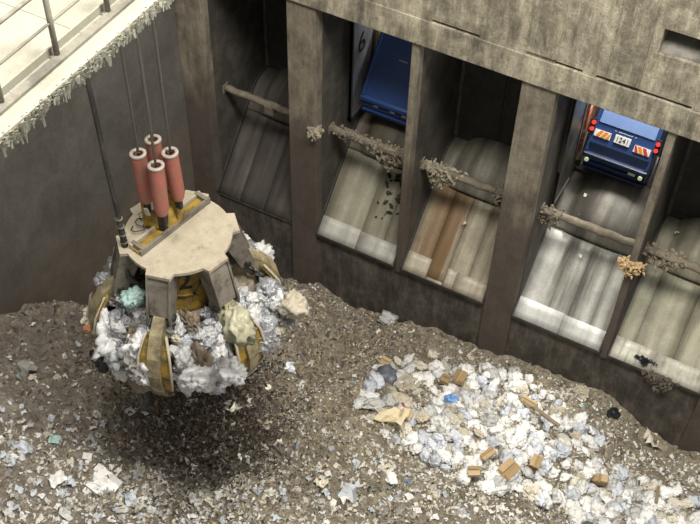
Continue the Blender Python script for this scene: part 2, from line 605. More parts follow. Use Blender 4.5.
def vnoise(x, y, seed=0):
    g = _LAT.get(seed)
    if g is None: g = _LAT[seed] = np.random.default_rng(seed).random((256, 256))
    xi, yi = np.floor(x).astype(int), np.floor(y).astype(int)
    fx, fy = x - xi, y - yi
    fx, fy = fx * fx * (3 - 2 * fx), fy * fy * (3 - 2 * fy)
    a, b = g[xi % 256, yi % 256], g[(xi + 1) % 256, yi % 256]
    c, d = g[xi % 256, (yi + 1) % 256], g[(xi + 1) % 256, (yi + 1) % 256]
    return (a * (1 - fx) + b * fx) * (1 - fy) + (c * (1 - fx) + d * fx) * fy - 0.5


def fbm(x, y, sc, octv=4, seed=0):
    t, a = 0, 1.0
    for k in range(octv):
        t = t + a * vnoise(x * sc + 31.7 * k, y * sc + 17.3 * k, seed + k)
        sc *= 2.03
        a *= 0.52
    return t


CX = [-6, -1.2, 0.6, 3.0, 4.1, 4.9, 7.0, 10.1, 11.6, 13.3, 15.5, 22]
CZ = [-4.6, -3.4, -3.13, -3.25, -2.56, -2.5, -2.8, -2.15, -2.3, -3.25, -3.2, -3.2]


def heap(x, y, fine=True):
    x, y = np.asarray(x, float), np.asarray(y, float)
    z0 = np.interp(x, CX, CZ)
    sl = np.interp(x, [-5.4, 0, 8, 16], [0.62, 0.55, 0.36, 0.30])
    d = np.maximum(-y, 0)
    dd = np.where(d < 11, d, 11 + 4 * (1 - np.exp(-(d - 11) / 4)))
    z = z0 + sl * dd
    k = np.interp(x, [-5.4, -2.5, 1], [1, 0.6, 0])
    z = z + k * 0.14 * np.clip(d - 5.5, 0, 5) ** 1.25       # higher bank along the end wall
    z = z + 0.55 * np.exp(-(((x - 9.6) / 2.6) ** 2 + ((y + 4.0) / 1.7) ** 2))
    amp = np.clip(d / 1.5, 0.25, 1)
    z = z + amp * (1.1 * fbm(x, y, 0.33, 3, 5) + 0.0)
    if fine:
        z = z + 0.5 * fbm(x, y, 1.1, 5, 21) + 0.10 * fbm(x, y, 5.5, 3, 51)
    return z


def on_heap(px, py):
    d = ray(px, py)
    t = (-1 - CAM[2]) / d[2]
    lo, hi = t * 0.55, t * 1.35
    for _ in range(40):
        md = (lo + hi) / 2
        p = CAM + d * md
        if p[2] > heap(p[0], p[1]): lo = md
        else: hi = md
    return CAM + d * lo


mt, nt, bs, N, L = nm('waste_soil')
v = coords(nt, True)
big = noise(nt, v, 0.25, 4, 0.55)
med = noise(nt, v, 2.6, 8, 0.72, 0.4)
g1 = ramp(nt, med, [(0.30, lin((100, 92, 83))), (0.5, lin((146, 136, 125))), (0.7, lin((176, 167, 155)))])
g2 = ramp(nt, med, [(0.30, lin((104, 96, 80))), (0.5, lin((154, 144, 123))), (0.7, lin((192, 181, 156)))])
# greyer bank near the end wall, browner shredded matter elsewhere
sep = N.new('ShaderNodeSeparateXYZ'); L.new(v, sep.inputs[0])
mr = N.new('ShaderNodeMapRange')
mr.inputs[1].default_value = -2.0; mr.inputs[2].default_value = 3.5
L.new(sep.outputs[0], mr.inputs[0])
col = mix(nt, mr.outputs[0], g1, g2)
col = mix(nt, ramp(nt, big, [(0.45, (0, 0, 0)), (0.6, (0.5, 0.5, 0.5))]), col, g1)
vo = N.new('ShaderNodeTexVoronoi'); vo.inputs['Scale'].default_value = 14
L.new(v, vo.inputs['Vector'])
sx = N.new('ShaderNodeSeparateColor'); L.new(vo.outputs['Color'], sx.inputs[0])
fl = ramp(nt, sx.outputs[0], [(0.0, lin((110, 100, 86))), (0.3, lin((150, 138, 118))), (0.7, lin((150, 134, 104))), (0.9, lin((205, 196, 176)))], 'CONSTANT')
fm = ramp(nt, vo.outputs['Distance'], [(0.25, (1, 1, 1)), (0.5, (0, 0, 0))])
mm = N.new('ShaderNodeMath'); mm.operation = 'MULTIPLY'; mm.inputs[1].default_value = 0.5
L.new(fm, mm.inputs[0])
col = mix(nt, mm.outputs[0], col, fl)
fn = noise(nt, v, 14, 6, 0.8)
col = mix(nt, 0.5, col, ramp(nt, fn, [(0.32, (0.4, 0.4, 0.4)), (0.58, (1, 1, 1))]), 'MULTIPLY')
L.new(col, bs.inputs['Base Color'])
bs.inputs['Roughness'].default_value = 0.9
bump(nt, bs, fn, 0.9, 0.08)
MSOIL = mt

nx, ny = 430, 400
gx = np.linspace(XE + 0.01, XR - 0.5, nx)
gy = np.linspace(-27, 0.08, ny)
GX, GY = np.meshgrid(gx, gy)
GZ = heap(GX, GY)
hv = np.stack([GX, GY, GZ], -1).reshape(-1, 3)
ii = (np.arange(ny - 1)[:, None] * nx + np.arange(nx - 1)[None]).ravel()
hf = np.stack([ii, ii + 1, ii + nx + 1, ii + nx], 1)
me = bpy.data.meshes.new('waste_heap')
me.from_pydata(hv.tolist(), [], hf.tolist())
me.materials.append(MSOIL)
ho = bpy.data.objects.new('waste_heap', me)
C.objects.link(ho)
tag(ho, 'heap of brown shredded household waste filling the pit', 'waste heap', kind='stuff')

# ---- loose materials
def rnd_mat(name, stops, rough=0.6, metal=0.0, bmp=0.0, fine=9.0, spec=0.5, noise_amt=0.35):
    mt, nt, bs, N, L = nm(name)
    oi = N.new('ShaderNodeObjectInfo')
    col = ramp(nt, oi.outputs['Random'], [(p, lin(c)) for p, c in stops], 'CONSTANT')
    n = noise(nt, coords(nt, False), fine, 5, 0.7)
    col = mix(nt, noise_amt, col, ramp(nt, n, [(0.3, (0.5, 0.5, 0.5)), (0.6, (1, 1, 1))]), 'MULTIPLY')
    L.new(col, bs.inputs['Base Color'])
    bs.inputs['Roughness'].default_value = rough
    bs.inputs['Metallic'].default_value = metal
    bs.inputs['Specular IOR Level'].default_value = spec
    if bmp: bump(nt, bs, n, bmp, 0.05)
    return mt


def flat_mat(name, c, rough=0.7):
    mt, nt, bs, N, L = nm(name)
    n = noise(nt, coords(nt, True), 7, 5, 0.7)
    L.new(ramp(nt, n, [(0.3, lin(tuple(k * 0.8 for k in c))), (0.7, lin(c))]), bs.inputs['Base Color'])
    bs.inputs['Roughness'].default_value = rough
    return mt


FL = [flat_mat('flake_white', (234, 231, 222)), flat_mat('flake_cream', (204, 194, 170)), flat_mat('flake_tan', (184, 164, 126)),
      flat_mat('flake_grey', (158, 151, 141)), flat_mat('flake_brown', (126, 111, 90)), flat_mat('flake_dark', (92, 83, 73)),
      flat_mat('flake_blue', (130, 160, 205)), flat_mat('flake_teal', (120, 190, 178)), flat_mat('wet_dirt', (66, 57, 50))]


def flakes(name, pos, size, midx, tilt=0.6, elong=1.0, seed=1, down=False):
    """many small bent scraps in one mesh: each is a folded quad pair"""
    r = np.random.default_rng(seed)
    n = len(pos)
    a = r.random(n) * 6.283
    nrm = np.stack([r.normal(0, tilt, n), r.normal(0, tilt, n), np.ones(n)], 1)
    nrm /= np.linalg.norm(nrm, axis=1)[:, None]
    t = np.stack([np.cos(a), np.sin(a), np.zeros(n)], 1)
    if down: t = np.stack([r.normal(0, .35, n), r.normal(0, .35, n), np.ones(n)], 1)
    u = np.cross(nrm, t); u /= np.linalg.norm(u, axis=1)[:, None] + 1e-9
    w_ = np.cross(u, nrm)
    s1 = (size * (0.5 + r.random(n)) * elong)[:, None] * w_ * 0.5
    s2 = (size * (0.35 + 0.6 * r.random(n)))[:, None] * u * 0.5
    fold = (size * r.normal(0, 0.25, n))[:, None] * nrm
    V = np.empty((n, 6, 3))
    V[:, 0] = pos - s1 - s2; V[:, 1] = pos - s2 * r.uniform(.6, 1.3, (n, 1)) + fold; V[:, 2] = pos + s1 - s2 * r.uniform(.4, 1, (n, 1))
    V[:, 3] = pos + s1 + s2 * r.uniform(.4, 1, (n, 1)); V[:, 4] = pos + s2 * r.uniform(.6, 1.3, (n, 1)) + fold; V[:, 5] = pos - s1 + s2
    b = np.arange(n)[:, None] * 6
    F = np.concatenate([b + np.array([[0, 1, 4, 5]]), b + np.array([[1, 2, 3, 4]])], 1).reshape(-1, 4)
    me = bpy.data.meshes.new(name)
    me.from_pydata(V.reshape(-1, 3).tolist(), [], F.tolist())
    for f in FL: me.materials.append(f)
    me.polygons.foreach_set('material_index', np.repeat(midx, 2).astype(np.int32))
    me.update()
    o = bpy.data.objects.new(name, me)
    C.objects.link(o)
    return o


def gau(px, py, cx, cy, sx, sy):
    return np.exp(-(((px - cx) / sx) ** 2 + ((py - cy) / sy) ** 2))


# litter spread over the heap: density follows the patches of litter that lie on it
n = 230000
X = rng.uniform(XE + 0.1, XR - 1, n); Y = rng.uniform(-26, -0.05, n)
px, py = proj(np.stack([X, Y, heap(X, Y)], 1))
dens_w = 0.05 + 1.15 * gau(px, py, 110, 490, 130, 62) + 0.8 * gau(px, py, 350, 490, 170, 55) + 1.5 * gau(px, py, 510, 430, 90, 50) + 1.5 * gau(px, py, 640, 500, 80, 32) + 0.5 * gau(px, py, 420, 400, 70, 40) + .25 * gau(px, py, 300, 310, 40, 25)
dens_w *= np.clip(0.35 + 1.9 * (fbm(X, Y, 0.9, 3, 77) + 0.25), 0.1, 1.6)
bank = np.clip(gau(px, py, 40, 340, 160, 75), 0, 1)
dens_t = 0.25 * (1 - .8 * bank) + 1.0 * gau(px, py, 345, 350, 70, 60) + 0.4 * gau(px, py, 420, 420, 120, 70)
dens_d = 0.3 + 0.3 * gau(px, py, 350, 340, 80, 60)
u = rng.random(n)
kw = u < dens_w * 0.36
kt = (~kw) & (rng.random(n) < dens_t * 0.30)
kd = (~kw) & (~kt) & (rng.random(n) < dens_d * 0.32)
for nm_, k, lab, idx, pr_, sz in (
        ('paper_litter', kw, 'small white paper and film litter strewn over the heap', [0, 1, 3, 6, 7], [.66, .25, .082, .005, .003], (0.035, 0.13)),
        ('shredded_litter', kt, 'tan and cream shreds mixed through the heap', [1, 2, 3, 4], [.22, .33, .25, .2], (0.03, 0.10)),
        ('dark_litter', kd, 'dark brown and grey clods and shreds on the heap', [3, 4, 5], [.35, .4, .25], (0.04, 0.13))):
    q = np.where(k)[0]
    pos = np.stack([X[q], Y[q], heap(X[q], Y[q]) + 0.02], 1)
    size = rng.uniform(sz[0], sz[1], len(q)) * np.where(rng.random(len(q)) < 0.1, 1.7, 1)
    o = flakes(nm_, pos, size, rng.choice(idx, len(q), p=np.array(pr_) / sum(pr_)), 0.7, 1.1, len(q))
    tag(o, lab, 'litter', kind='stuff')

# ---- crumpled bag meshes
def bag_mesh(name, mat, seed, sub=3, sq=(1, 1, 0.75), crumple=0.30, knot=True):
    bm = bmesh.new()
    bmesh.ops.create_icosphere(bm, subdivisions=sub, radius=0.5)
    o = Vector((seed * 7.3, seed * 3.1, seed * 1.7))
    for v in bm.verts:
        d = v.co.normalized()
        k = mnoise.noise(d * 1.3 + o) * 0.35
        rdg = 1 - abs(mnoise.noise(d * 2.6 + o * 2)) * 2
        rd2 = 1 - abs(mnoise.noise(d * 5.5 + o * 3)) * 2
        rd3 = 1 - abs(mnoise.noise(d * 11 + o * 4)) * 2
        f = 1 + k + crumple * (rdg - 0.55) + crumple * 0.36 * (rd2 - 0.5) + crumple * 0.10 * (rd3 - 0.5)
        p = d * 0.5 * f
        if knot and d.z > 0.86: p *= 1 + (d.z - 0.86) * 4
        v.co = Vector((p.x * sq[0], p.y * sq[1], p.z * sq[2]))
    me = bpy.data.meshes.new(name)
    bm.to_mesh(me)
    bm.free()
    me.materials.append(mat)
    me.polygons.foreach_set('use_smooth', [seed % 3 != 0] * len(me.polygons))
    return me


def tone(name, c, rough=0.42, metal=0.0, bmp=0.4):
    return rnd_mat(name, [(0, c), (0.4, tuple(k * 0.93 for k in c)), (0.75, tuple(min(255, k * 1.04) for k in c))], rough, metal, bmp, 6)


MBAG = tone('bag_white', (230, 228, 223))
TONES = [('white', MBAG), ('bluish-white', tone('bag_bluish', (206, 209, 215))), ('cream', tone('bag_cream', (214, 207, 190))),
         ('grey', tone('bag_grey', (184, 183, 178))), ('white', tone('bag_white_matt', (238, 236, 230), 0.6)), ('beige', tone('bag_beige', (194, 184, 162)))]
LT = [('silvery', tone('film_silver', (180, 181, 184), 0.24, 0.3, 0.8)), ('white', tone('film_white', (214, 213, 211), 0.3, 0.05, 0.8)),
      ('dull grey', tone('film_grey', (134, 132, 127), 0.32, 0.1, 0.8)), ('cream', tone('film_cream', (198, 188, 166), 0.42, 0.0, 0.6)), ('brownish', tone('film_brown', (140, 126, 106), 0.5, 0.0, 0.6))]
MBROWN = rnd_mat('packed_waste_brown', [(0, (122, 112, 98)), (0.4, (150, 138, 120)), (0.7, (94, 86, 74))], 0.8, 0, 0.6, 6)
SHP = [('round', (1, 1, .72)), ('long', (1.35, .8, .55)), ('flattened', (1.1, 1.05, .4))]
bagset = []
for k in range(18):
    cn, cm = TONES[k % 6]
    sn, sq = SHP[(k // 6) % 3]
    bagset.append((cn, sn, bag_mesh('bag', cm, k + 1, 4, sq, 0.42)))
bags = [b[2] for b in bagset]
lset = []
for k in range(15):
    cn, cm = LT[k % 5]
    sn, sq = (('round', (1, 1, .85)), ('long', (1.4, .8, .7)), ('ragged', (1.1, 1, .6)))[k // 5]
    lset.append((cn, sn, bag_mesh('film_bag', cm, k + 31, 4, sq, 0.40 if k < 10 else 0.5)))


def inpoly(x, y, poly):
    c = False
    j = len(poly) - 1
    for i in range(len(poly)):
        if (poly[i][1] > y) != (poly[j][1] > y) and x < (poly[j][0] - poly[i][0]) * (y - poly[i][1]) / (poly[j][1] - poly[i][1]) + poly[i][0]:
            c = not c
        j = i
    return c


def poly_pts(poly, n, mind):
    out, tries = [], 0
    xs, ys = [p[0] for p in poly], [p[1] for p in poly]
    while len(out) < n and tries < 40000:
        tries += 1
        x, y = random.uniform(min(xs), max(xs)), random.uniform(min(ys), max(ys))
        if not inpoly(x, y, poly): continue
        if all((x - a) ** 2 + (y - b) ** 2 > mind * mind for a, b in out): out.append((x, y))
    return out


MAIN = [(452, 372), (492, 366), (530, 380), (556, 402), (592, 428), (606, 462), (640, 480), (706, 498), (706, 528), (600, 528), (560, 512), (520, 496), (470, 486), (436, 468), (415, 452), (424, 420)]
MARKS = [((459, 384), 'beside the carton on the mound edge'), ((506, 476), 'beside the long flattened carton'), ((599, 486), 'beside the upright brown carton'),
         ((534, 468), 'beside the crushed brown carton'), ((519, 405), 'beside the thin weathered board'), ((545, 422), 'beside the long pale board'), ((655, 500), 'beside the short brown board'),
         ((451, 405), 'near the pale blue bag'), ((613, 415), 'on the edge towards the small black bag'), ((487, 460), 'near the narrow carton strip'), ((528, 408), 'near the dark tan carton')]


def near_mark(x, y, marks, other, lim=30):
    d, t_ = min(((x - a) ** 2 + (y - b) ** 2, t_) for (a, b), t_ in marks)
    return t_ if d < lim * lim else other


def size_word(v, a, b):
    return 'small' if v < a else ('large' if v > b else 'medium-sized')


nb = 0
for (x, y) in poly_pts(MAIN, 300, 5.2):
    p = on_heap(x, y)
    s = random.uniform(0.25, 0.54)
    cn, sn, bme = random.choices(bagset, [4, 2.2, 1.1, 1.2, 4, .8] * 3)[0]
    o = inst('rubbish_bag', bme, (p[0], p[1], p[2] + s * random.uniform(0.08, 0.28)), (random.uniform(-.6, .6), random.uniform(-.6, .6), random.uniform(0, 6.28)), (s, s * random.uniform(.85, 1.15), s))
    tag(o, '%s %s %s bag in the bright mound, %s' % (size_word(s, .34, .45), sn, cn, near_mark(x, y, MARKS, 'away from cartons and boards', 34)), 'rubbish bag', 'bags in the bright mound')
    nb += 1
MIDP = [(380, 365), (430, 352), (470, 372), (452, 400), (424, 430), (410, 450), (372, 430), (352, 410)]
MARK2 = [((387, 379), 'near the dark grey bag'), ((392, 420), 'near the cream paper sheet'), ((384, 368), 'near the small tan carton')]
for (x, y) in poly_pts(MIDP, 40, 8):
    p = on_heap(x, y)
    s = random.uniform(0.22, 0.58)
    cn, sn, bme = random.choices(bagset, [4, 2.2, 1.1, 1.2, 4, .8] * 3)[0]
    o = inst('rubbish_bag', bme, (p[0], p[1], p[2] + s * 0.15), (random.uniform(-.4, .4), random.uniform(-.4, .4), random.uniform(0, 6.28)), (s * 1.15, s, s * .8))
    tag(o, '%s %s %s bag loose on brown waste outside the mound, %s' % (size_word(s, .34, .46), sn, cn, near_mark(x, y, MARK2, 'by itself', 26)), 'rubbish bag', 'loose bags beside the bright mound')
    nb += 1

# singled-out scraps on the heap
def scrap_mesh(name, mat, seed, nx=5, ny=4, amp=0.16, th=0.03):
    r = random.Random(seed)
    mb = MB()
    top = []
    for j in range(ny + 1):
        for i in range(nx + 1):
            u, v = i / nx - 0.5, j / ny - 0.5
            ed = 0.10 * (mnoise.noise(Vector((u * 4, v * 4, seed))))
            top.append((u * (1 + ed), v * 0.8 * (1 + 1.5 * ed), amp * mnoise.noise(Vector((u * 3.1, v * 3.1, seed * 5.7))) * 2 + amp * .3 * mnoise.noise(Vector((u * 9, v * 9, seed)))))
    n = len(top)
    bot = [(x, y, z - th) for x, y, z in top]
    fs = []
    m = nx + 1
    for j in range(ny):
        for i in range(nx):
            a = j * m + i
            fs += [(a, a + 1, a + m + 1, a + m), (n + a, n + a + m, n + a + m + 1, n + a + 1)]
    for j in range(ny):
        for i in (0, nx):
            a = j * m + i
            fs.append((a, a + m, n + a + m, n + a))
    for i in range(nx):
        for j in (0, ny):
            a = j * m + i
            fs.append((a, a + 1, n + a + 1, n + a))
    mb.add(top + bot, fs)
    return mb.mesh(name, mat)


SCN = ['white', 'cream', 'bluish', 'grey']
SCM = [tone('scrap_white', (232, 230, 224), .5), tone('scrap_cream', (212, 205, 188), .6), tone('scrap_bluish', (204, 208, 212), .5), tone('scrap_grey', (178, 174, 165), .6)]
MCARD = rnd_mat('cardboard', [(0, (178, 152, 112)), (0.4, (162, 136, 98)), (0.75, (190, 166, 128))], 0.85, 0, 0.2, 8)
scr = [scrap_mesh('scrap', SCM[k % 4], k + 1, amp=0.2 + .03 * k) for k in range(8)]
MARK3 = [((103, 484), 'near the large crumpled film sheet'), ((55, 441), 'near the pale teal scrap'), ((22, 452), 'near the long folded strip'), ((348, 492), 'near the rumpled translucent sheet'), ((215, 480), 'under the dirt falling from the grab'), ((390, 479), 'below the bright mound')]
BAND = [(0, 405), (70, 425), (150, 415), (150, 470), (205, 500), (300, 470), (340, 440), (420, 470), (560, 520), (560, 526), (0, 526)]
for k, (x, y) in enumerate(poly_pts(BAND, 270, 5)):
    p = on_heap(x, y)
    s = random.uniform(0.11, 0.27) * (1.6 if random.random() < .1 else 1)
    o = inst('film_scrap', scr[k % 8], (p[0], p[1], p[2] + 0.05), (random.uniform(-.6, .6), random.uniform(-.6, .6), random.uniform(0, 6.28)), (s, s, s))
    tag(o, '%s torn %s film scrap on the littered slope, %s' % (size_word(s, .2, .3), SCN[k % 4], near_mark(x, y, MARK3, 'away from the larger sheets', 45)), 'scrap', 'film scraps on the littered slope')
GREY = [(0, 310), (80, 310), (100, 400), (140, 410), (60, 424), (0, 400)]
for k, (x, y) in enumerate(poly_pts(GREY, 28, 10)):
    p = on_heap(x, y)
    s = random.uniform(0.10, 0.24)
    o = inst('film_scrap', scr[k % 8], (p[0], p[1], p[2] + 0.04), (random.uniform(-.5, .5), random.uniform(-.5, .5), random.uniform(0, 6.28)), (s, s, s))
    tag(o, '%s %s scrap on the grey bank, %s' % (size_word(s, .14, .2), SCN[k % 4], near_mark(x, y, [((26, 373), 'near the pale square sheet'), ((95, 370), 'beside the loaded grab'), ((40, 310), 'against the end wall')], 'on open ground', 40)), 'scrap', 'scraps on the grey bank')


def one(name, me, px_, py_, s, label, cat, rot=None, lift=0.1, group=None):
    p = on_heap(px_, py_)
    o = inst(name, me, (p[0], p[1], p[2] + lift), rot or (random.uniform(-.4, .4), random.uniform(-.4, .4), random.uniform(0, 6.28)), (s, s, s) if not hasattr(s, '__len__') else s)
    return tag(o, label, cat, group)


one('film_sheet', scr[0], 103, 484, 0.85, 'large crumpled white film sheet on the littered slope', 'plastic sheet')
one('film_sheet', scr[3], 26, 373, 0.55, 'pale square sheet lying on the grey bank', 'plastic sheet')
one('film_sheet', scr[2], 22, 452, 0.5, 'long folded white strip on the littered slope beside the grey bank', 'plastic sheet', None, .1)
one('film_sheet', scr[4], 58, 480, 0.45, 'small white folded sheet near the large crumpled film sheet', 'plastic sheet')
one('film_sheet', bags[3], 388, 321, (0.7, 0.6, .6), 'crumpled white bag lying against the tipping wall on the heap crest', 'rubbish bag')
one('film_sheet', scr[5], 652, 441, 0.75, 'pale blue-white film sheet on the muddy ridge beside the wall', 'plastic sheet')
one('film_sheet', scr[6], 348, 492, 0.75, 'rumpled translucent white sheet on the brown slope', 'plastic sheet')
one('rubbish_bag', bags[4], 303, 312, (0.5, 0.5, .5), 'white bag on the heap behind the loaded grab', 'rubbish bag')
one('rubbish_bag', bags[5], 580, 394, (0.6, .45, .4), 'white bag half buried in the muddy ridge under the silvery chute', 'rubbish bag')
one('rubbish_bag', bags[6], 390, 479, (0.45, .4, .3), 'white bag on the brown slope below the bright mound', 'rubbish bag')
MBLK = rnd_mat('bag_plastic_black', [(0, (38, 40, 44))], 0.35, 0, 0.3, 5)
MGRYB = rnd_mat('bag_plastic_grey', [(0, (104, 108, 116))], 0.4, 0, 0.3, 5)
MBLU = rnd_mat('bag_plastic_blue', [(0, (110, 150, 205))], 0.45, 0, 0.3, 5)
MRED = rnd_mat('bag_plastic_red', [(0, (186, 84, 84))], 0.5, 0, 0.2, 5)
MTEAL = rnd_mat('bag_plastic_teal', [(0, (168, 196, 188))], 0.5, 0, 0.2, 5)
one('rubbish_bag', bag_mesh('grey_bag', MGRYB, 71), 387, 379, 0.75, 'dark grey full rubbish bag beside the small cardboard box', 'rubbish bag')
one('rubbish_bag', bag_mesh('blue_bag', MBLU, 72), 451, 405, 0.45, 'pale blue plastic bag among the white bags', 'rubbish bag', lift=.3)
one('film_scrap', bag_mesh('red_bag', MRED, 73), 402, 410, 0.3, 'small red plastic packet beside cream sheet', 'packet')
one('rubbish_bag', bag_mesh('black_bag', MBLK, 74), 613, 415, 0.42, 'small black bag on the muddy ridge', 'rubbish bag')
one('film_scrap', scrap_mesh('teal', MTEAL, 5), 55, 441, 0.3, 'pale teal film scrap on the littered slope', 'scrap')
MCREAM = rnd_mat('sheet_cream', [(0, (222, 206, 168))], 0.6, 0, 0.3, 5)
one('paper_sheet', scrap_mesh('cream', MCREAM, 8), 392, 420, 0.95, 'cream crumpled paper sheet on the brown waste beside the mound', 'paper sheet', lift=.2)


# cardboard boxes: crushed cartons with flaps
def carton(name, loc, dims, rot, label):
    r = empty(name, loc)
    r.rotation_euler = rot
    a, b, c = (k * 0.74 for k in dims)
    sk = 0.06
    mb = MB()
    bo = [(-a, -b), (a, -b * 0.94), (a * 0.96, b), (-a * 0.98, b)]
    vs = [(x, y, 0) for x, y in bo] + [(x + sk * a, y, c) for x, y in bo]
    mb.add(vs, [(0, 1, 2, 3), (0, 1, 5, 4), (1, 2, 6, 5), (2, 3, 7, 6), (3, 0, 4, 7), (4, 5, 6, 7)])
    mb.build('carton_body', MCARD, r)
    for s in (-1, 1):
        MB().box((-a * .95, -0.015, -0.01), (a * .95, b * 0.85, 0.01), 0, Matrix.Translation((sk * a, s * b, c + 0.012)) @ Matrix.Rotation(0 if s < 0 else math.pi, 4, 'Z') @ Matrix.Rotation(0.25, 4, 'X')).build('flap', MCARD, r)
    return tag(r, label, 'cardboard box', 'cardboard boxes in the heap')


for (x, y, d, lab) in [(459, 384, (.34, .26, .26), 'tan carton standing on the top edge of the bag mound'), (444, 386, (.22, .2, .2), 'smaller tan carton beside the carton on the mound edge'),
                       (384, 368, (.24, .2, .2), 'small tan carton lying beside the dark grey bag'), (506, 476, (.46, .3, .16), 'long flattened brown carton at the lower edge of the bag mound'),
                       (473, 478, (.25, .2, .15), 'small pale carton beside the long flattened carton'), (487, 460, (.36, .14, .12), 'narrow brown carton strip among the white bags'),
                       (599, 486, (.2, .32, .25), 'brown carton standing upright among the bags'), (534, 468, (.28, .2, .2), 'crushed brown carton in the middle of the bag mound'),
                       (528, 408, (.4, .14, .12), 'dark tan carton edge among bags near the muddy ridge'), (407, 419, (.26, .22, .1), 'flat ochre carton beside the cream sheet')]:
    p = on_heap(x, y)
    carton('carton', (p[0], p[1], p[2] + 0.30), d, (random.uniform(-.35, .35), random.uniform(-.35, .35), random.uniform(0, 6.28)), lab)
# loose boards
MWOOD = rnd_mat('old_board', [(0, (168, 148, 118)), (0.5, (140, 122, 96))], 0.85, 0, 0.3, 5)
for (x, y, l, a, lab) in [(519, 405, .7, 0.4, 'thin weathered board among bags near the mound crest'), (545, 422, .8, 0.5, 'long pale board stuck between white bags'), (655, 500, .5, -.5, 'short brown board among the bags at the heap foot')]:
    p = on_heap(x, y)
    tag(MB().box((-l * .75, -.055, 0), (l * .75, .055, .03), 0.005).build('board', MWOOD), lab, 'board')
    bo = [q for q in S.objects if q.get('label') == lab][0]
    bo.location = (p[0], p[1], p[2] + .34)
    bo.rotation_euler = (0.3, -.2, a - .9)

# ------------------------------------------------------------------ grab
GY_ = dirty('grab_yellow_paint', (186, 152, 52), (158, 126, 44), (92, 82, 62), 2.5, 0.6, 0.1, 0.3, dscale=2.2, damt=(0.44, 0.62))
GD = dirty('grab_dusty_top', (196, 185, 163), (174, 162, 140), (136, 124, 104), 3.0, 0.9, 0, 0.3, dscale=2.0, damt=(0.55, 0.75))
GS = dirty('grab_steel_grey', (148, 141, 128), (124, 117, 105), (96, 88, 76), 2.5, 0.7, 0.2, 0.2, dscale=2)
GJ = dirty('grab_jaw_dirty', (172, 160, 124), (150, 138, 104), (112, 100, 80), 3, 0.7, 0.1, 0.3, dscale=2.5)
GK = dirty('grab_dark', (52, 50, 47), (38, 36, 34), (72, 66, 58), 3, 0.6, 0.2, 0.2)
GR = dirty('rope_guard_red', (192, 116, 98), (170, 98, 84), (160, 116, 100), 2.0, 0.6, 0, 0.15, dscale=3)
GW = dirty('worn_rim_white', (206, 196, 184), (182, 170, 158), None, 4, 0.7)
GROPE = dirty('wire_rope_steel', (152, 148, 140), (124, 120, 114), None, 30, 0.55, 0.4)
GCAB = dirty('rubber_cable', (56, 54, 52), (44, 42, 40), (84, 78, 70), 6, 0.7)

GC = Vector(at(178, 233, 1, -10.7))
grab = tag(empty('grab_bucket', GC), 'yellow orange-peel grab with six jaws clutching waste over the heap', 'grab')
FH = Vector((FWD[0], FWD[1], 0)).normalized()
RH = Vector((FH.y, -FH.x, 0))


def dr(az):
    a = math.radians(az)
    return -FH * math.cos(a) + RH * math.sin(a)


AZ = [-12 + 60 * k for k in range(6)]
# top plate with six tabs
pts = []
for a in AZ:
    d, t = dr(a), dr(a + 90)
    for q in (-0.29, 0.29):
        pts.append(((d * 1.42 + t * q).x, (d * 1.42 + t * q).y))
    for e in (15, 22, 30, 38, 45):
        pts.append((dr(a + e).x * 1.28, dr(a + e).y * 1.28))
MB().prism(pts, 2, -0.09, 0.0).build('top_plate', GD, grab)
body = MB().lathe([(0.0, -0.09), (0.98, -0.09), (0.98, -0.2), (0.92, -0.24), (0.92, -1.5), (0.98, -1.6), (0.98, -1.85), (0.0, -1.9)], 28).build('body', GY_, grab)
for z in (-0.28, -1.2):
    MB().lathe([(0.92, z - 0.04), (0.95, z - 0.04), (0.95, z + 0.04), (0.92, z + 0.04)], 28).build('body_band', GY_, body)
d2, t2 = dr(13), dr(103)
mw = Matrix(((t2.x, 0, d2.x, d2.x * 0.935), (t2.y, 0, d2.y, d2.y * 0.935), (0, 1, 0, -0.72), (0, 0, 0, 1)))
text_obj('grab_number', '2', 0.75, MBLACK, mw, body, 0.012)


def sweep(prof, az, width, depth, name, mat, parent, inset=0.0):
    """box section along a (r, z) profile in the vertical plane at azimuth az; width, depth per point"""
    d, t = dr(az), dr(az + 90)
    vs, fs = [], []
    n = len(prof)
    for i, (r, z) in enumerate(prof):
        a, b = prof[max(i - 1, 0)], prof[min(i + 1, n - 1)]
        tx, tz = b[0] - a[0], b[1] - a[1]
        l = math.hypot(tx, tz)
        nr, nz = tz / l, -tx / l       # inward normal (profile runs downwards)
        if nr > 0: pass
        for (s, q) in ((-1, 0), (1, 0), (1, 1), (-1, 1)):
            rr = r + nr * depth[i] * q
            zz = z + nz * depth[i] * q
            vs.append(d * rr + t * (s * width[i] / 2) + Vector((0, 0, zz)))
    for i in range(n - 1):
        for k in range(4):
            fs.append((i * 4 + k, i * 4 + (k + 1) % 4, i * 4 + 4 + (k + 1) % 4, i * 4 + 4 + k))
    fs += [(3, 2, 1, 0), tuple((n - 1) * 4 + k for k in range(4))]
    return MB().add(vs, fs).build(name, mat, parent)


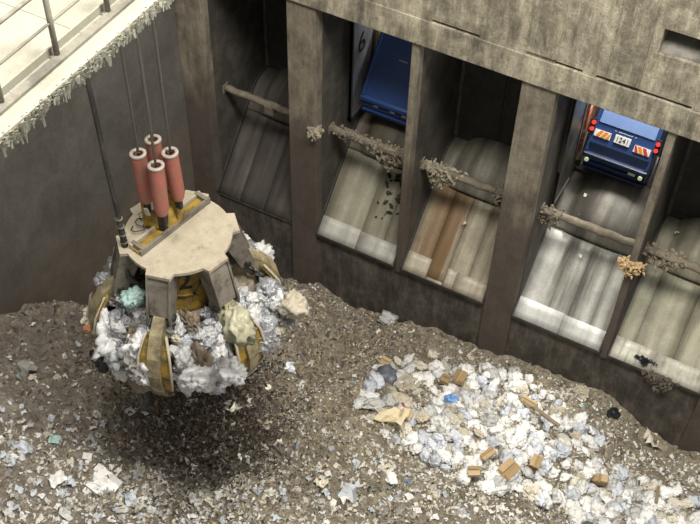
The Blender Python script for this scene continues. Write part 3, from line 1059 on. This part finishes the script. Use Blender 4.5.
for a in AZ:
    d, t = dr(a), dr(a + 90)
    # bracket: face plate between two cheek plates under the tab
    br = sweep([(1.36, -0.10), (1.44, -0.30), (1.66, -1.15)], a, [.50, .50, .46], [.05, .05, .05], 'arm', GS, grab)
    for s in (-1, 1):
        mb = MB()
        prof = [(1.42, -0.09), (1.0, -0.09), (1.0, -0.4), (1.4, -1.35), (1.72, -1.35), (1.72, -1.15)]
        vs = []
        for q in (0.0, 0.05):
            vs += [d * r + t * (s * (0.25 + q)) + Vector((0, 0, z)) for r, z in prof]
        nn = len(prof)
        mb.add(vs, [tuple(range(nn)), tuple(range(2 * nn - 1, nn - 1, -1))] + [(i, (i + 1) % nn, (i + 1) % nn + nn, i + nn) for i in range(nn)])
        mb.build('cheek_plate', GS, br)
    MB().tube([d * 1.55 + t * -0.36 + Vector((0, 0, -1.22)), d * 1.55 + t * 0.36 + Vector((0, 0, -1.22))], 0.09, 10).build('hinge_pin', GK, br)
    # jaw: curved spine and shell
    jp = [(1.62, -1.12), (2.02, -1.45), (2.34, -1.95), (2.46, -2.5), (2.42, -3.0), (2.24, -3.45), (1.95, -3.82)]
    jw = sweep(jp, a, [.28, .30, .31, .30, .28, .27, .24], [.26, .30, .30, .28, .24, .20, .12], 'jaw', GJ, grab)
    sweep([(r - 0.10, z - 0.02) for r, z in jp[1:]], a, [.50, .78, .86, .78, .58, .34], [.05] * 6, 'jaw_shell', GY_, jw)
    for s in (-1, 1):
        dd_ = [Vector(d * (r - 0.06) + t * (s * w_) + Vector((0, 0, z))) for (r, z), w_ in zip(jp[1:], [.25, .39, .43, .39, .29, .17])]
        MB().tube(dd_, 0.035, 6).build('jaw_rim', GD, jw)
    sweep([(2.30, -3.38), (2.12, -3.70), (1.78, -4.02)], a, [.40, .36, .16], [.20, .18, .06], 'jaw_tip', GS, jw)
    # hydraulic cylinder
    cyl = MB().tube([d * 0.95 + Vector((0, 0, -0.3)), d * 1.25 + Vector((0, 0, -1.35))], 0.13, 10).build('hydraulic_cylinder', GK, grab)
    MB().tube([d * 1.25 + Vector((0, 0, -1.35)), d * 1.72 + Vector((0, 0, -1.95))], 0.07, 8).build('piston_rod', GS, cyl)

# strongback channel lying across the plate
pa, pb = Vector(at(136, 253, 2, GC.z)) - GC, Vector(at(205, 199, 2, GC.z)) - GC
dirb = (pb - pa); ln = dirb.length; dirb.normalize()
ang = math.atan2(dirb.y, dirb.x)
Mb = Matrix.Translation((pa.x, pa.y, 0)) @ Matrix.Rotation(ang, 4, 'Z')
sb = MB().box((0, -0.11, 0.0), (ln, 0.11, 0.07), 0.01, Mb).build('strongback', GY_, grab)
for s in (-1, 1):
    MB().box((0, s * 0.16 - 0.035, 0.0), (ln, s * 0.16 + 0.035, 0.17), 0.01, Mb).build('strongback_rail', GD if s > 0 else GS, sb)
for q in (0.05, ln - 0.15):
    MB().box((q, -0.2, 0.02), (q + 0.1, 0.2, 0.2), 0.01, Mb).build('strongback_end', GS, sb)
# hub under the rope sockets
hc = Vector(at(163, 214, 2, GC.z + 0.15)) - GC
hub = MB().lathe([(0.0, 0.02), (0.44, 0.02), (0.48, 0.22), (0.42, 0.28), (0.38, 0.74), (0.0, 0.78)], 20, (hc.x, hc.y)).build('hub', GY_, grab)
for k in range(6):
    a = k * 60 + 10
    p = hc + dr(a) * 0.38
    MB().box((-0.06, -0.13, 0.1), (0.12, 0.13, 0.86), 0.01, Matrix.Translation((p.x, p.y, 0)) @ Matrix.Rotation(math.radians(a), 4, 'Z')).build('lug', GY_ if k % 2 else GK, hub)
# four red rope guards
TOPS = [(138, 154), (153, 140), (170, 153), (156, 166)]
BASE = [(148, 203), (161, 192), (180, 199), (162, 216)]
ropes = []
zb, zt = GC.z + 0.98, GC.z + 2.35
for k in range(4):
    b = Vector(at(*BASE[k], 2, zb)) - GC
    tp = Vector(at(*TOPS[k], 2, zt)) - GC
    b = b * 0.6 + Vector((tp.x, tp.y, b.z)) * 0.4
    g = MB()
    dv = (tp - b)
    ax = dv.normalized()
    g.tube([b, b + dv * 0.12, b + dv * 0.5, tp], [0.13, 0.175, 0.18, 0.175], 16, cap=False)
    g.tube([tp - ax * 0.001, tp - ax * 0.4], [0.12, 0.11], 16, cap=False)
    tb = g.build('rope_guard', GR, grab)
    rim = MB()
    prof = [(0.115, -0.02), (0.19, -0.02), (0.19, 0.035), (0.115, 0.035)]
    rim.lathe(prof, 18, closed=True)
    ro = rim.build('guard_rim', GW, tb)
    ro.location = tp
    ro.rotation_euler = ax.to_track_quat('Z', 'X').to_euler()
    MB().lathe([(0.0, -0.3), (0.118, -0.3), (0.118, -0.29), (0.0, -0.28)], 14).build('guard_core', GK, tb).location = tp
    MB().box((-0.08, -0.05, -0.32), (0.08, 0.05, 0.05), 0.02, Matrix.Translation(b)).build('socket_clevis', GK, tb)
    for s in (0, 1):
        pass
    ropes.append(GC + tp - ax * 0.25)
for (x, y, w_, h_) in ((151, 205, .20, .30), (173, 190, .17, .24), (147, 212, .12, .2)):
    p = Vector(at(x, y, 2, GC.z + 0.85)) - GC
    MB().box((-w_ / 2, -0.02, -h_ / 2), (w_ / 2, 0.02, h_ / 2), 0.01, Matrix.Translation(p) @ Matrix.Rotation(0.6 + x, 4, 'Z') @ Matrix.Rotation(0.3, 4, 'Y')).build('tag_plate', GW, hub)
# hoses on the body
for k, a in enumerate((-55, -40, 30, 75)):
    d = dr(a)
    hp = [d * (0.72 + 0.35 * math.sin(q / 7 * math.pi)) + Vector((0, 0, -0.25 - 1.2 * q / 7)) + dr(a + 90) * 0.12 * math.sin(q) for q in range(8)]
    MB().tube(hp, 0.035, 6).build('hose', GK, grab)
# thin wires on the plate
for k in range(4):
    c0 = Vector(at(150 - 4 * k, 212 + 6 * k, 2, GC.z)) - GC
    MB().tube([c0 + Vector((0.16 * math.cos(q * .9 + k), 0.16 * math.sin(q * .9 + k), 0.03 + 0.03 * q % .1)) for q in range(6)], 0.012, 5).build('wire_loop', GK, grab)

for k, p in enumerate(ropes):
    o = MB().tube([p, (p.x, p.y, p.z + 4), (p.x, p.y, 30)], 0.032, 6).build('wire_rope', GROPE)
    tag(o, 'steel wire rope running up from a red rope guard of the grab', 'rope', 'hoist ropes of the grab')
cb = Vector(at(125, 246, 2, GC.z))
ctop = Vector(at(86, 76, 1, cb.y + 0.1))
dv = (ctop - cb)
pth = [cb + dv * (q / 12) + Vector((0.012 * math.sin(q * .8), 0, 0)) for q in range(13)]
pth.append(cb + dv * 3.2)
pc = empty('power_cable', cb)
for nm_, pa_, ra_ in (('cable', pth, 0.05),):
    o = MB().tube([p - cb for p in pth], [0.055] * 14, 8).build(nm_, GCAB, pc)
MB().tube([Vector((0, 0, 0.0)), dv * 0.10, dv * 0.2], [0.08, 0.075, 0.06], 8).build('strain_relief', GCAB, pc)
ch = [Vector((0.0, 0.0, 0.02)), Vector((0.03, -0.12, -0.35)), Vector((0.12, -0.2, -0.8)), Vector((0.32, -0.1, -1.15)), Vector((0.6, 0.1, -1.2))]
MB().tube(ch, 0.07, 8).build('cable_loop', GCAB, pc)
for q in range(4):
    MB().lathe([(0.05, -0.02), (0.095, -0.02), (0.095, 0.02), (0.05, 0.02)], 8, closed=True).build('clamp', GS, pc).location = dv * (0.03 + 0.05 * q)
tag(pc, 'thick black power cable hanging down to the rim of the grab plate', 'cable')

# ---- load in the grab: packed core plus separate bags
core = MB()
bm = bmesh.new()
bmesh.ops.create_icosphere(bm, subdivisions=5, radius=1)
for v in bm.verts:
    d = v.co.normalized()
    f = 1 + 0.13 * mnoise.noise(d * 3) + 0.10 * mnoise.noise(d * 8)
    v.co = Vector((d.x * 1.85 * f, d.y * 1.85 * f, d.z * 1.1 * f))
me = bpy.data.meshes.new('packed_waste')
bm.to_mesh(me); bm.free()
me.materials.append(MBROWN)
LC = GC + Vector((0, 0, -2.72))
tag(inst('packed_waste', me, LC), 'brown packed waste at the core of the load inside the grab', 'waste', kind='stuff')
cnt = 0
pts3 = []
tries = 0
JAWN = ['front', 'second', 'third', 'fourth', 'fifth', 'sixth']
while cnt < 280 and tries < 20000:
    tries += 1
    az = random.uniform(-180, 180)
    el = math.asin(random.uniform(-0.6, 0.95))
    near = min(abs((az - a + 180) % 360 - 180) for a in AZ)
    rr = 2.2 * math.cos(el)
    if near < 11 and -0.9 < el < 0.7: continue
    if abs(az - AZ[2]) < 24 and el > -0.1: continue
    d = dr(az)
    k = 1 + 0.12 * mnoise.noise(Vector((az * .04, el * 3, 0)))
    p = LC + d * rr * k + Vector((0, 0, 1.30 * math.sin(el) * k))
    if rr < 1.25 and el > 0: continue
    s = random.choice([random.uniform(0.28, 0.45), random.uniform(0.45, 0.78), random.uniform(0.45, 0.78)])
    if any((p - q).length < 0.12 + 0.28 * s for q in pts3): continue
    pts3.append(p)
    cn, sn, bme = random.choices(lset, [4, 4.5, 2.6, 1.1, .6] * 3)[0]
    o = inst('film_bag', bme, p, (random.uniform(0, 6), random.uniform(0, 6), random.uniform(0, 6)), (s, s, s * random.uniform(.7, 1)))
    where = 'against a jaw' if near < 17 else ('high against the yellow body' if el > 0.75 else ('hanging below the load' if el < -0.3 else 'bulging between two jaws'))
    tag(o, '%s %s %s plastic bag held in the grab, %s' % (size_word(s, .36, .55), sn, cn, where), 'plastic bag', 'bags held in the grab')
    cnt += 1


def load_one(name, me, x, y, s, yoff, label, cat, rot=None):
    p = at(x, y, 1, GC.y + yoff)
    o = inst(name, me, p, rot or (random.uniform(0, 6), random.uniform(0, 6), random.uniform(0, 6)), s if hasattr(s, '__len__') else (s, s, s))
    return tag(o, label, cat)


MORG = rnd_mat('packet_orange', [(0, (224, 150, 110))], 0.5, 0, 0.3, 6)
MOLV = rnd_mat('bag_olive', [(0, (160, 156, 130))], 0.4, 0, 0.3, 5)
load_one('plastic_bag', bag_mesh('orange_bag', MORG, 81, 4, crumple=.5), 93, 326, 0.42, -1.0, 'small orange packet in the load beside a jaw of the grab', 'packet')
load_one('plastic_bag', bag_mesh('tealish_bag', MTEAL, 82, 4, (1.1, 1, .6), .5), 133, 297, 0.5, -1.4, 'pale teal film bag in the load of the grab', 'plastic bag')
load_one('plastic_bag', bag_mesh('olive_bag', MOLV, 182, 4, (1.2, .9, .7), .5), 238, 326, 0.75, -1.7, 'large smooth olive-beige bag in the load of the grab', 'plastic bag')
load_one('plastic_bag', bag_mesh('white_hang', LT[1][1], 184, 4, crumple=.55), 145, 373, (0.62, .5, .85), -2.2, 'large white bag hanging out beside the front jaw of the grab', 'plastic bag', (0.3, 0.2, 0.5))
load_one('plastic_bag', bag_mesh('white_hang2', LT[1][1], 185, 4, crumple=.55), 198, 378, (0.75, .6, .8), -1.9, 'bulky white bag hanging lowest under the load of the grab', 'plastic bag', (0.2, 0.4, 0.8))
load_one('plastic_bag', bag_mesh('white_hang3', LT[1][1], 187, 4, crumple=.55), 231, 372, (0.62, .6, .65), -1.7, 'round white bag hanging beside the bulky bag under the grab', 'plastic bag', (0.2, 0.4, 0.8))
load_one('plastic_bag', bag_mesh('black_rag', MBLK, 87, sq=(.5, .35, 1.3)), 145, 398, (0.7, .7, .95), -1.7, 'long black plastic rag hanging under the white bag of the load', 'plastic bag', (0.1, 0.1, 0.4))
load_one('plastic_bag', bag_mesh('black_film', MBLK, 88, crumple=.5), 104, 362, (0.5, .5, .8), -1.3, 'black crumpled film sticking out of the load', 'plastic bag')
for k, (x, y) in enumerate(((268, 292), (278, 300), (285, 312), (293, 306))):
    p = at(x, y, 1, GC.y + 0.9)
    s = random.uniform(.45, .75)
    tag(inst('film_bag', lset[k][2], p, (random.uniform(0, 6), random.uniform(0, 6), random.uniform(0, 6)), (s, s, s)), 'crumpled %s bag spilling out over the jaw towards the tipping wall' % lset[k][0], 'plastic bag', 'bags held in the grab')

# ---- material falling from the grab
n = 15000
t = rng.random(n) ** 0.8
hx, hy = GC.x + rng.normal(0, 1, n) * (0.7 + 0.7 * t) + 0.35, GC.y + rng.normal(0, 1, n) * (0.7 + 0.5 * t)
top_z = GC.z - 3.2
gzv = heap(hx, hy)
hz = top_z + (gzv - top_z) * t
o = flakes('falling_dirt', np.stack([hx, hy, hz], 1), rng.uniform(0.03, 0.10, n), rng.choice([3, 4, 5, 8], n, p=[.08, .2, .27, .45]), 0.8, 1.25, 99, True)
tag(o, 'dark dirt and shreds falling out of the grab', 'falling dirt', kind='stuff')
for k in range(70):
    t_ = random.random()
    x, y = GC.x + random.gauss(0.2, 1.0 + t_ * .8), GC.y + random.gauss(0, .8)
    zz = (top_z) + (float(heap(x, y)) + .2 - top_z) * t_
    s = random.uniform(0.12, 0.32)
    tag(inst('falling_scrap', scr[k % 8], (x, y, zz), (random.uniform(0, 6), random.uniform(0, 6), random.uniform(0, 6)), (s, s, s * 1.2)), '%s %s scrap tumbling through the air %s' % (size_word(s, .18, .26), SCN[k % 4], 'close under the load' if t_ < .4 else 'just above the heap'), 'scrap', 'scraps falling from the grab')
p = at(289, 450, 1, GC.y + 1.0)
tag(inst('falling_scrap', scr[1], p, (1.1, 0.5, 0.4), (0.85, .7, .8)), 'large pale film sheet tumbling beside the falling dirt', 'plastic sheet')

# ------------------------------------------------------------------ trucks
TB = dirty('truck_blue_paint', (48, 78, 134), (42, 70, 122), (54, 68, 100), 1.0, 0.32, 0.1, 0.0, dscale=1.0, damt=(0.55, 0.8))
TBD = dirty('truck_blue_dark', (30, 46, 84), (26, 40, 74), (40, 44, 54), 1.0, 0.45, 0.1, 0.0)
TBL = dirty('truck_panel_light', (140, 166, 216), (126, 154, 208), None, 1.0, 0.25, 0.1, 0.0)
TBK = dirty('truck_rubber', (28, 28, 29), (20, 20, 21), None, 4, 0.8)
TW = dirty('truck_white', (240, 240, 236), (228, 228, 224), None, 3, 0.4, fine=3)
TO = dirty('chevron_orange', (236, 150, 40), (226, 138, 34), None, 3, 0.4, fine=3)
TRD = dirty('chevron_red', (214, 66, 40), (200, 58, 36), None, 3, 0.4, fine=3)
TCH = dirty('truck_chrome', (206, 206, 200), (180, 180, 176), None, 3, 0.3, 0.7)
mt, nt, bs, N, L = nm('tail_lamp_red')
bs.inputs['Base Color'].default_value = (0.7, 0.03, 0.03, 1)
bs.inputs['Emission Color'].default_value = (1, 0.08, 0.05, 1)
bs.inputs['Emission Strength'].default_value = 0.35
TL = mt
mt, nt, bs, N, L = nm('marker_lamp_pale')
bs.inputs['Base Color'].default_value = (0.9, 0.95, 0.6, 1)
bs.inputs['Emission Color'].default_value = (0.9, 1, 0.55, 1)
bs.inputs['Emission Strength'].default_value = 0.3
TM = mt


def truck(xc, yr, zb, hwid, label, rich):
    """rear-loading packer truck, tail towards the pit; local origin under the tail"""
    r = empty('refuse_truck', (xc, yr, FZ))
    z = zb - FZ
    hw = hwid
    # compactor tail: side profile (y, z)
    tail = [(0.18, z), (0.0, z + 0.62), (0.10, z + 0.70), (1.42, z + 2.60), (2.0, z + 2.85), (2.0, z)]
    tl = MB().prism(tail, 0, -hw, hw).build('tail_body', TB, r)
    bd = MB().box((-hw - 0.02, 2.02, z + 0.1), (hw + 0.02, 7.2, z + 2.95), 0.06).build('container', TB, r)
    MB().box((-hw, 7.35, z - 0.1), (hw, 9.0, z + 2.3), 0.12).build('cab', TB, r)
    MB().box((-0.45, 0.8, z - 0.2), (0.45, 9.0, z + 0.05)).build('chassis', TBK, r)
    for yy in (3.6, 4.7, 8.2):
        for s in (-1, 1):
            w = MB()
            w.tube([(s * hw - s * 0.02, yy, 0.50), (s * hw - s * 0.34, yy, 0.50)], 0.50, 20)
            wo = w.build('wheel', TBK, r)
            MB().tube([(s * hw - s * 0.0, yy, 0.50), (s * hw - s * 0.1, yy, 0.50)], 0.26, 14).build('hub', TCH, wo)
    # hopper mouth ledges
    MB().box((-hw - 0.03, -0.05, z + 0.56), (hw + 0.03, 0.16, z + 0.70), 0.02).build('hopper_sill', TB if not rich else TBD, tl)
    MB().box((-hw + 0.02, 0.0, z + 0.28), (hw - 0.02, 0.16, z + 0.36), 0.02).build('hopper_rib', TBD, tl)
    MB().box((-hw, 0.06, z - 0.04), (hw, 0.3, z + 0.06), 0.02).build('bumper', TBD, tl)
    sl = math.atan2(1.90, 1.32)
    # frame on the slope: origin at sill, u across, v up the slope, n outward
    ob = Vector((0, 0.10, z + 0.70))
    up_ = Vector((0, math.cos(sl), math.sin(sl)))
    nn = Vector((0, -math.sin(sl), math.cos(sl)))

    def fr(u, v, h):
        q = ob + Vector((u, 0, 0)) + up_ * v + nn * h
        return Matrix(((1, up_.x, nn.x, q.x), (0, up_.y, nn.y, q.y), (0, up_.z, nn.z, q.z), (0, 0, 0, 1)))
    for s in (-1, 1):
        MB().box((-0.05, 0, -0.02), (0.05, 2.3, 0.06), 0.015, fr(s * (hw - 0.03), 0, 0)).build('edge_rail', TB, tl)
    if rich:
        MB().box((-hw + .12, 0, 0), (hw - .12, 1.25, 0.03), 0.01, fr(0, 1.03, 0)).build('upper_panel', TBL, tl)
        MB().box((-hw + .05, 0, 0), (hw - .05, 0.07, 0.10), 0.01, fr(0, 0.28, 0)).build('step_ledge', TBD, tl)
        pl = MB().box((-0.27, 0, 0), (0.27, 0.28, 0.03), 0.01, fr(-0.03, 0.54, 0.02)).build('number_plate', TW, tl)
        text_obj('plate_number', '1241', 0.23, MBLACK, fr(-0.03, 0.68, 0.056), tl, 0.003)
        text_obj('tail_lettering', '- ------- -', 0.22, TW, fr(0.0, 0.93, 0.012), tl, 0.003)
        for s in (-1, 1):
            cb_ = MB().box((-0.28, 0, 0), (0.28, 0.24, 0.025), 0.005, fr(s * 0.70 - .02, 0.50 - 0.04 * s, 0.01)).build('chevron_board', TW, tl)
            for q in range(3):
                x0 = -0.22 + 0.17 * q
                cs = [(x0, 0.01), (x0 + 0.12, 0.01), (x0 + 0.12 - s * 0.12, 0.23), (x0 - s * 0.12, 0.23)]
                cs = [(max(-.27, min(.27, a_)), b_) for a_, b_ in cs]
                mbb = MB().prism(cs, 2, 0.0, 0.008)
                mbb.v = [tuple(fr(s * 0.70 - .02, 0.50 - 0.04 * s, 0.036) @ Vector(p_)) for p_ in mbb.v]
                mbb.build('chevron_stripe', TO if (s < 0 or q == 1) else TRD, cb_)
            lb = MB().box((-0.09, 0, 0), (0.09, 0.5, 0.12), 0.02, fr(s * (hw + 0.03), 0.62, 0)).build('lamp_housing', TBK, tl)
            for q in range(2):
                MB().tube([(s * 0.0, 0, 0.10), (0, 0, 0.16)], 0.075, 12).build('tail_lamp', TL, lb).matrix_local = fr(s * (hw + 0.03), 0.74 + 0.22 * q, 0)
            MB().tube([(0, 0, 0), (0, 0, 0.06)], 0.075, 12).build('marker_lamp', TM, tl).matrix_local = Matrix.Translation((s * (hw - 0.14), -0.06, z + 0.48)) @ Matrix.Rotation(math.pi / 2, 4, 'X')
            arm = [Vector((s * (hw + 0.10), 0.2, z + 0.1)), Vector((s * (hw + 0.16), 0.25, z + 0.5)), Vector((s * (hw + 0.14), 0.5, z + 1.1))]
            MB().tube(arm, 0.045, 8).build('grab_handle', TCH, tl)
            MB().tube([Vector((s * (hw + .02), 1.3, z + 2.0)), Vector((s * (hw + .14), 1.2, z + 2.2)), Vector((s * (hw + .14), 1.5, z + 2.7))], 0.03, 6).build('hose', TBK, tl)
        MB().box((0.5, -0.03, z + 0.40), (0.75, 0.0, z + 0.50), 0.005).build('sticker', TW, tl)
    else:
        text_obj('tail_lettering', '---', 0.35, TCH, fr(0.0, 1.55, 0.012), tl, 0.002)
        for u in (-0.5, 0.15, 0.6):
            MB().box((-0.09, 0, 0), (0.09, 0.05, 0.05), 0.01, Matrix.Translation((u, -0.02, z + 0.42))).build('latch', TCH, tl)
        MB().box((-hw + .05, -0.02, z + 0.12), (hw - .05, 0.12, z + 0.20), 0.02).build('hopper_rib', TB, tl)
    return tag(r, label, 'truck')


truck((R2 + L2) / 2 - 0.1, 2.36, 4.34, 1.08, 'blue refuse truck with plain smooth tail cover backed up to an open gate', False)
truck(9.36, 3.68, 4.25, 1.08, 'blue refuse truck with red tail lamps, plate and striped chevrons backed up to a gate', True)

# things seen past the trucks in the hall
MORP = dirty('hall_orange_paint', (232, 130, 84), (214, 104, 62), (232, 220, 206), 1.2, 0.6, dscale=2.5, damt=(0.5, 0.56))
MYEL = dirty('hall_yellow_paint', (244, 206, 70), (232, 186, 50), None, 1.5, 0.5)
g = tag(empty('safety_barrier', (7.95, 5.2, FZ)), 'orange and white safety barrier board beside the gate', 'barrier')
MB().box((-0.06, -0.9, 0.35), (0.06, 0.9, 3.3), 0.03).build('barrier_board', MORP, g)
for yy in (-0.7, 0.7):
    MB().box((-0.10, yy - 0.06, 0), (0.10, yy + 0.06, 0.4), 0.01).build('foot', MFRAME, g)
g = tag(empty('warning_post', (-0.2, 4.75, FZ)), 'yellow warning post beside the gate numbered 6', 'post')
MB().box((-0.14, -0.14, 0), (0.14, 0.14, 3.2), 0.03).build('post_body', MYEL, g)
MB().box((-0.2, -0.2, 0), (0.2, 0.2, 0.12), 0.02).build('post_base', MFRAME, g)

# ------------------------------------------------------------------ snagged debris
MRAG = rnd_mat('snag_debris', [(0, (130, 120, 102)), (0.4, (146, 136, 116)), (0.7, (108, 99, 84))], 0.85, 0, 0.5, 8)


def clump(x, y, z, w, h, label, n=46, seed=1, mat=None, dep=0.22):
    r = random.Random(seed)
    mb = MB()
    for k in range(n * 3):
        u = r.gauss(0, 0.33)
        t_ = r.random() ** 1.5
        c = Vector((u * w, r.gauss(0, dep * .5), 0.14 - t_ * h * max(0.25, 1 - abs(u))))
        s = r.uniform(0.03, 0.085)
        M_ = Matrix.Translation(c) @ Matrix.Rotation(r.uniform(0, 6), 4, 'Z') @ Matrix.Rotation(r.uniform(-1, 1), 4, 'X')
        mb.add([M_ @ Vector(q) for q in ((-s, 0, 0), (s * .6, -s * .5, s * .2), (s, s * .4, -s * .3), (0, s * .6, s * .6), (-s * .2, 0, -s * 2.6), (s * .3, -s * .7, -s * 1.3))],
               [(0, 1, 3), (1, 2, 3), (0, 3, 2, 4), (0, 4, 5, 1), (1, 5, 2), (2, 5, 4)])
    o = mb.build('debris_clump', mat or MRAG)
    o.location = (x, y, z)
    return tag(o, label, 'debris', kind='stuff')


clump(L2 + 0.9, BY, BZ, 1.5, 0.35, 'thin crust of debris on the crossbar over the olive grey chute', 60, 1)
clump(L2 + 2.3, BY, BZ, 1.1, 0.95, 'thick hanging debris clump on the crossbar over the olive grey chute', 130, 2)
clump(L2 + 0.03, -0.03, 5.0, 0.35, 0.35, 'debris knot stuck on the edge of the pillar beside the olive grey chute', 40, 3)
clump(L3 + 0.75, BY, BZ, 0.9, 0.95, 'bulky pale debris clump on the crossbar over the rust-streaked chute', 120, 4)
clump(R3 - 0.35, BY, BZ, 0.5, 0.7, 'brown debris knot at the pillar end of the crossbar over the rust-streaked chute', 60, 5)
clump(L4 + 0.35, BY, BZ, 0.6, 0.7, 'pale debris knot on the crossbar over the silvery chute', 60, 6)
clump(R4 + 0.1, -0.02, 4.5, 0.5, 0.6, 'tan debris knot on the thin partition beside the silvery chute', 60, 7, MCARD)
clump(L5 + 0.7, BY, BZ, 1.0, 0.6, 'string of rags on the crossbar over the pale chute', 80, 8)
clump(L5 + 1.9, -0.08, -0.05, 0.7, 0.8, 'dark rags hanging over the flaking lip of the pale chute', 70, 9, MBROWN, 0.12)
clump(L5 + 1.2, 0.12, 0.25, 0.5, 0.2, 'dark torn strip lying on the flaking lip plate', 14, 10, MBLK, 0.1)
# dirt lumps on the olive chute
MMUD = rnd_mat('mud_lump', [(0, (74, 66, 56)), (0.5, (58, 52, 44))], 0.9, 0, 0.5, 8)
mud = bag_mesh('mud_lump', MMUD, 91, 2)
for k in range(34):
    s = random.uniform(1.3, 3.3)
    x = L2 + random.gauss(2.35, 0.38)
    x = min(x, R2 - 0.2)
    y, z = slide(s)
    q = random.uniform(0.08, 0.26)
    tag(inst('mud_lump', mud, (x, y, z + q * .2), (SL, 0, random.uniform(0, 6)), (q, q, q * .6)), 'dark mud lump stuck to the olive grey chute', 'mud lump', 'mud lumps on the olive grey chute')
for k, (bx, s) in enumerate(((L4 + 0.9, 4.6), (L4 + 1.0, 3.9), (L4 + 1.5, 2.6), (L4 + 2.5, 3.8), (L5 + .6, 4.5), (L3 + 1.7, 2.2), (L3 + 2.6, 4.3))):
    y, z = slide(s)
    tag(inst('paper_bit', scr[k], (bx, y - .1, z + .34), (SL, 0, k), (.14, .14, .14)), 'tiny white scrap stuck to a steel chute', 'scrap', 'white bits on the chutes')

# ------------------------------------------------------------------ crane walkway
WK = dirty('walkway_cream_dust', (160, 157, 142), (148, 145, 130), (134, 130, 115), 1.0, 0.85, 0, 0.15, dscale=1.2, damt=(0.5, 0.75))
WR = dirty('rail_dusty_steel', (140, 136, 122), (118, 114, 102), (98, 94, 84), 6, 0.8)
WU = dirty('girder_dark', (70, 66, 60), (56, 52, 48), (86, 80, 72), 1, 0.8)
wz = 20.0
ex = 4.80
wk = tag(empty('crane_walkway', (3.7, -16, wz - 0.42)), 'dusty cream crane walkway with handrail above the pit', 'walkway')


def wp(mb, name, mat, par=None):
    o = mb.build(name, mat)
    o.parent = par or wk
    o.matrix_parent_inverse = Matrix.Translation((-3.7, 16, -(wz - 0.42)))
    return o


y0, y1 = -21.0, -8.0
for k in range(8):
    ya = y0 + (y1 - y0) * k / 8
    wp(MB().box((2.45, ya + 0.004, wz - 0.06), (4.28, ya + (y1 - y0) / 8 - 0.004, wz), 0.004), 'deck_plate', WK)
wp(MB().box((4.30, y0, wz - 0.06), (ex, y1, wz - 0.01)), 'edge_channel', WK)
wp(MB().box((4.68, y0, wz - 0.03), (ex + 0.02, y1, wz + 0.09), 0.01), 'kerb', WK)
wp(MB().box((4.17, y0, wz), (4.20, y1, wz + 0.14)), 'toe_board', WK)
wp(MB().box((4.28, y0, wz - 0.02), (4.44, y1, wz + 0.05), 0.01), 'cable_tray', WR)
wp(MB().box((2.6, y0, wz - 0.42), (4.55, y1, wz - 0.08)), 'girder', WU)
for k in range(9):
    yy = -13.9 - 1.24 * k + 4.96
    if yy < y0: continue
    ps = wp(MB().tube([(4.30, yy, wz), (4.30, yy, wz + 1.18)], 0.045, 8), 'rail_post', WR)
    wp(MB().box((4.22, yy - 0.09, wz), (4.40, yy + 0.09, wz + 0.03)), 'post_foot', WR)
wp(MB().tube([(4.30, y0, wz + 1.2), (4.30, y1, wz + 1.2)], 0.032, 8), 'top_rail', WR)
wp(MB().tube([(4.30, y0, wz + 0.62), (4.30, y1, wz + 0.62)], 0.022, 8), 'mid_rail', WR)
# fringe of hanging dust
fr_ = MB()
for k in range(2600):
    yy = random.uniform(y0, y1)
    big = mnoise.noise(Vector((yy * 3.1, 0, 0))) + mnoise.noise(Vector((yy * 9.0, 5, 0))) * .7
    l = 0.05 + max(0, 0.07 + 0.12 * big) * random.uniform(.4, 1.2)
    if random.random() < 0.004: l += random.uniform(0.1, 0.25)
    w_ = random.uniform(0.015, 0.04)
    w2 = w_ * random.uniform(.3, .8)
    x = ex + random.uniform(-0.05, 0.07)
    zt_ = wz + random.uniform(-0.07, 0.09)
    jx, jy = random.uniform(-.03, .04), random.uniform(-.04, .04)
    fr_.add([(x, yy - w_, zt_), (x, yy + w_, zt_), (x + w_ * 1.4, yy, zt_ + .03), (x + jx, yy - w2 + jy, zt_ - l), (x + jx, yy + w2 + jy, zt_ - l), (x + jx + w2, yy + jy, zt_ - l * .9)],
            [(0, 1, 2), (3, 5, 4), (0, 3, 4, 1), (1, 4, 5, 2), (2, 5, 3, 0)])
tag(fr_.build('dust_fringe', WK), 'fringe of hanging cream dust along the walkway edge', 'dust', kind='stuff')
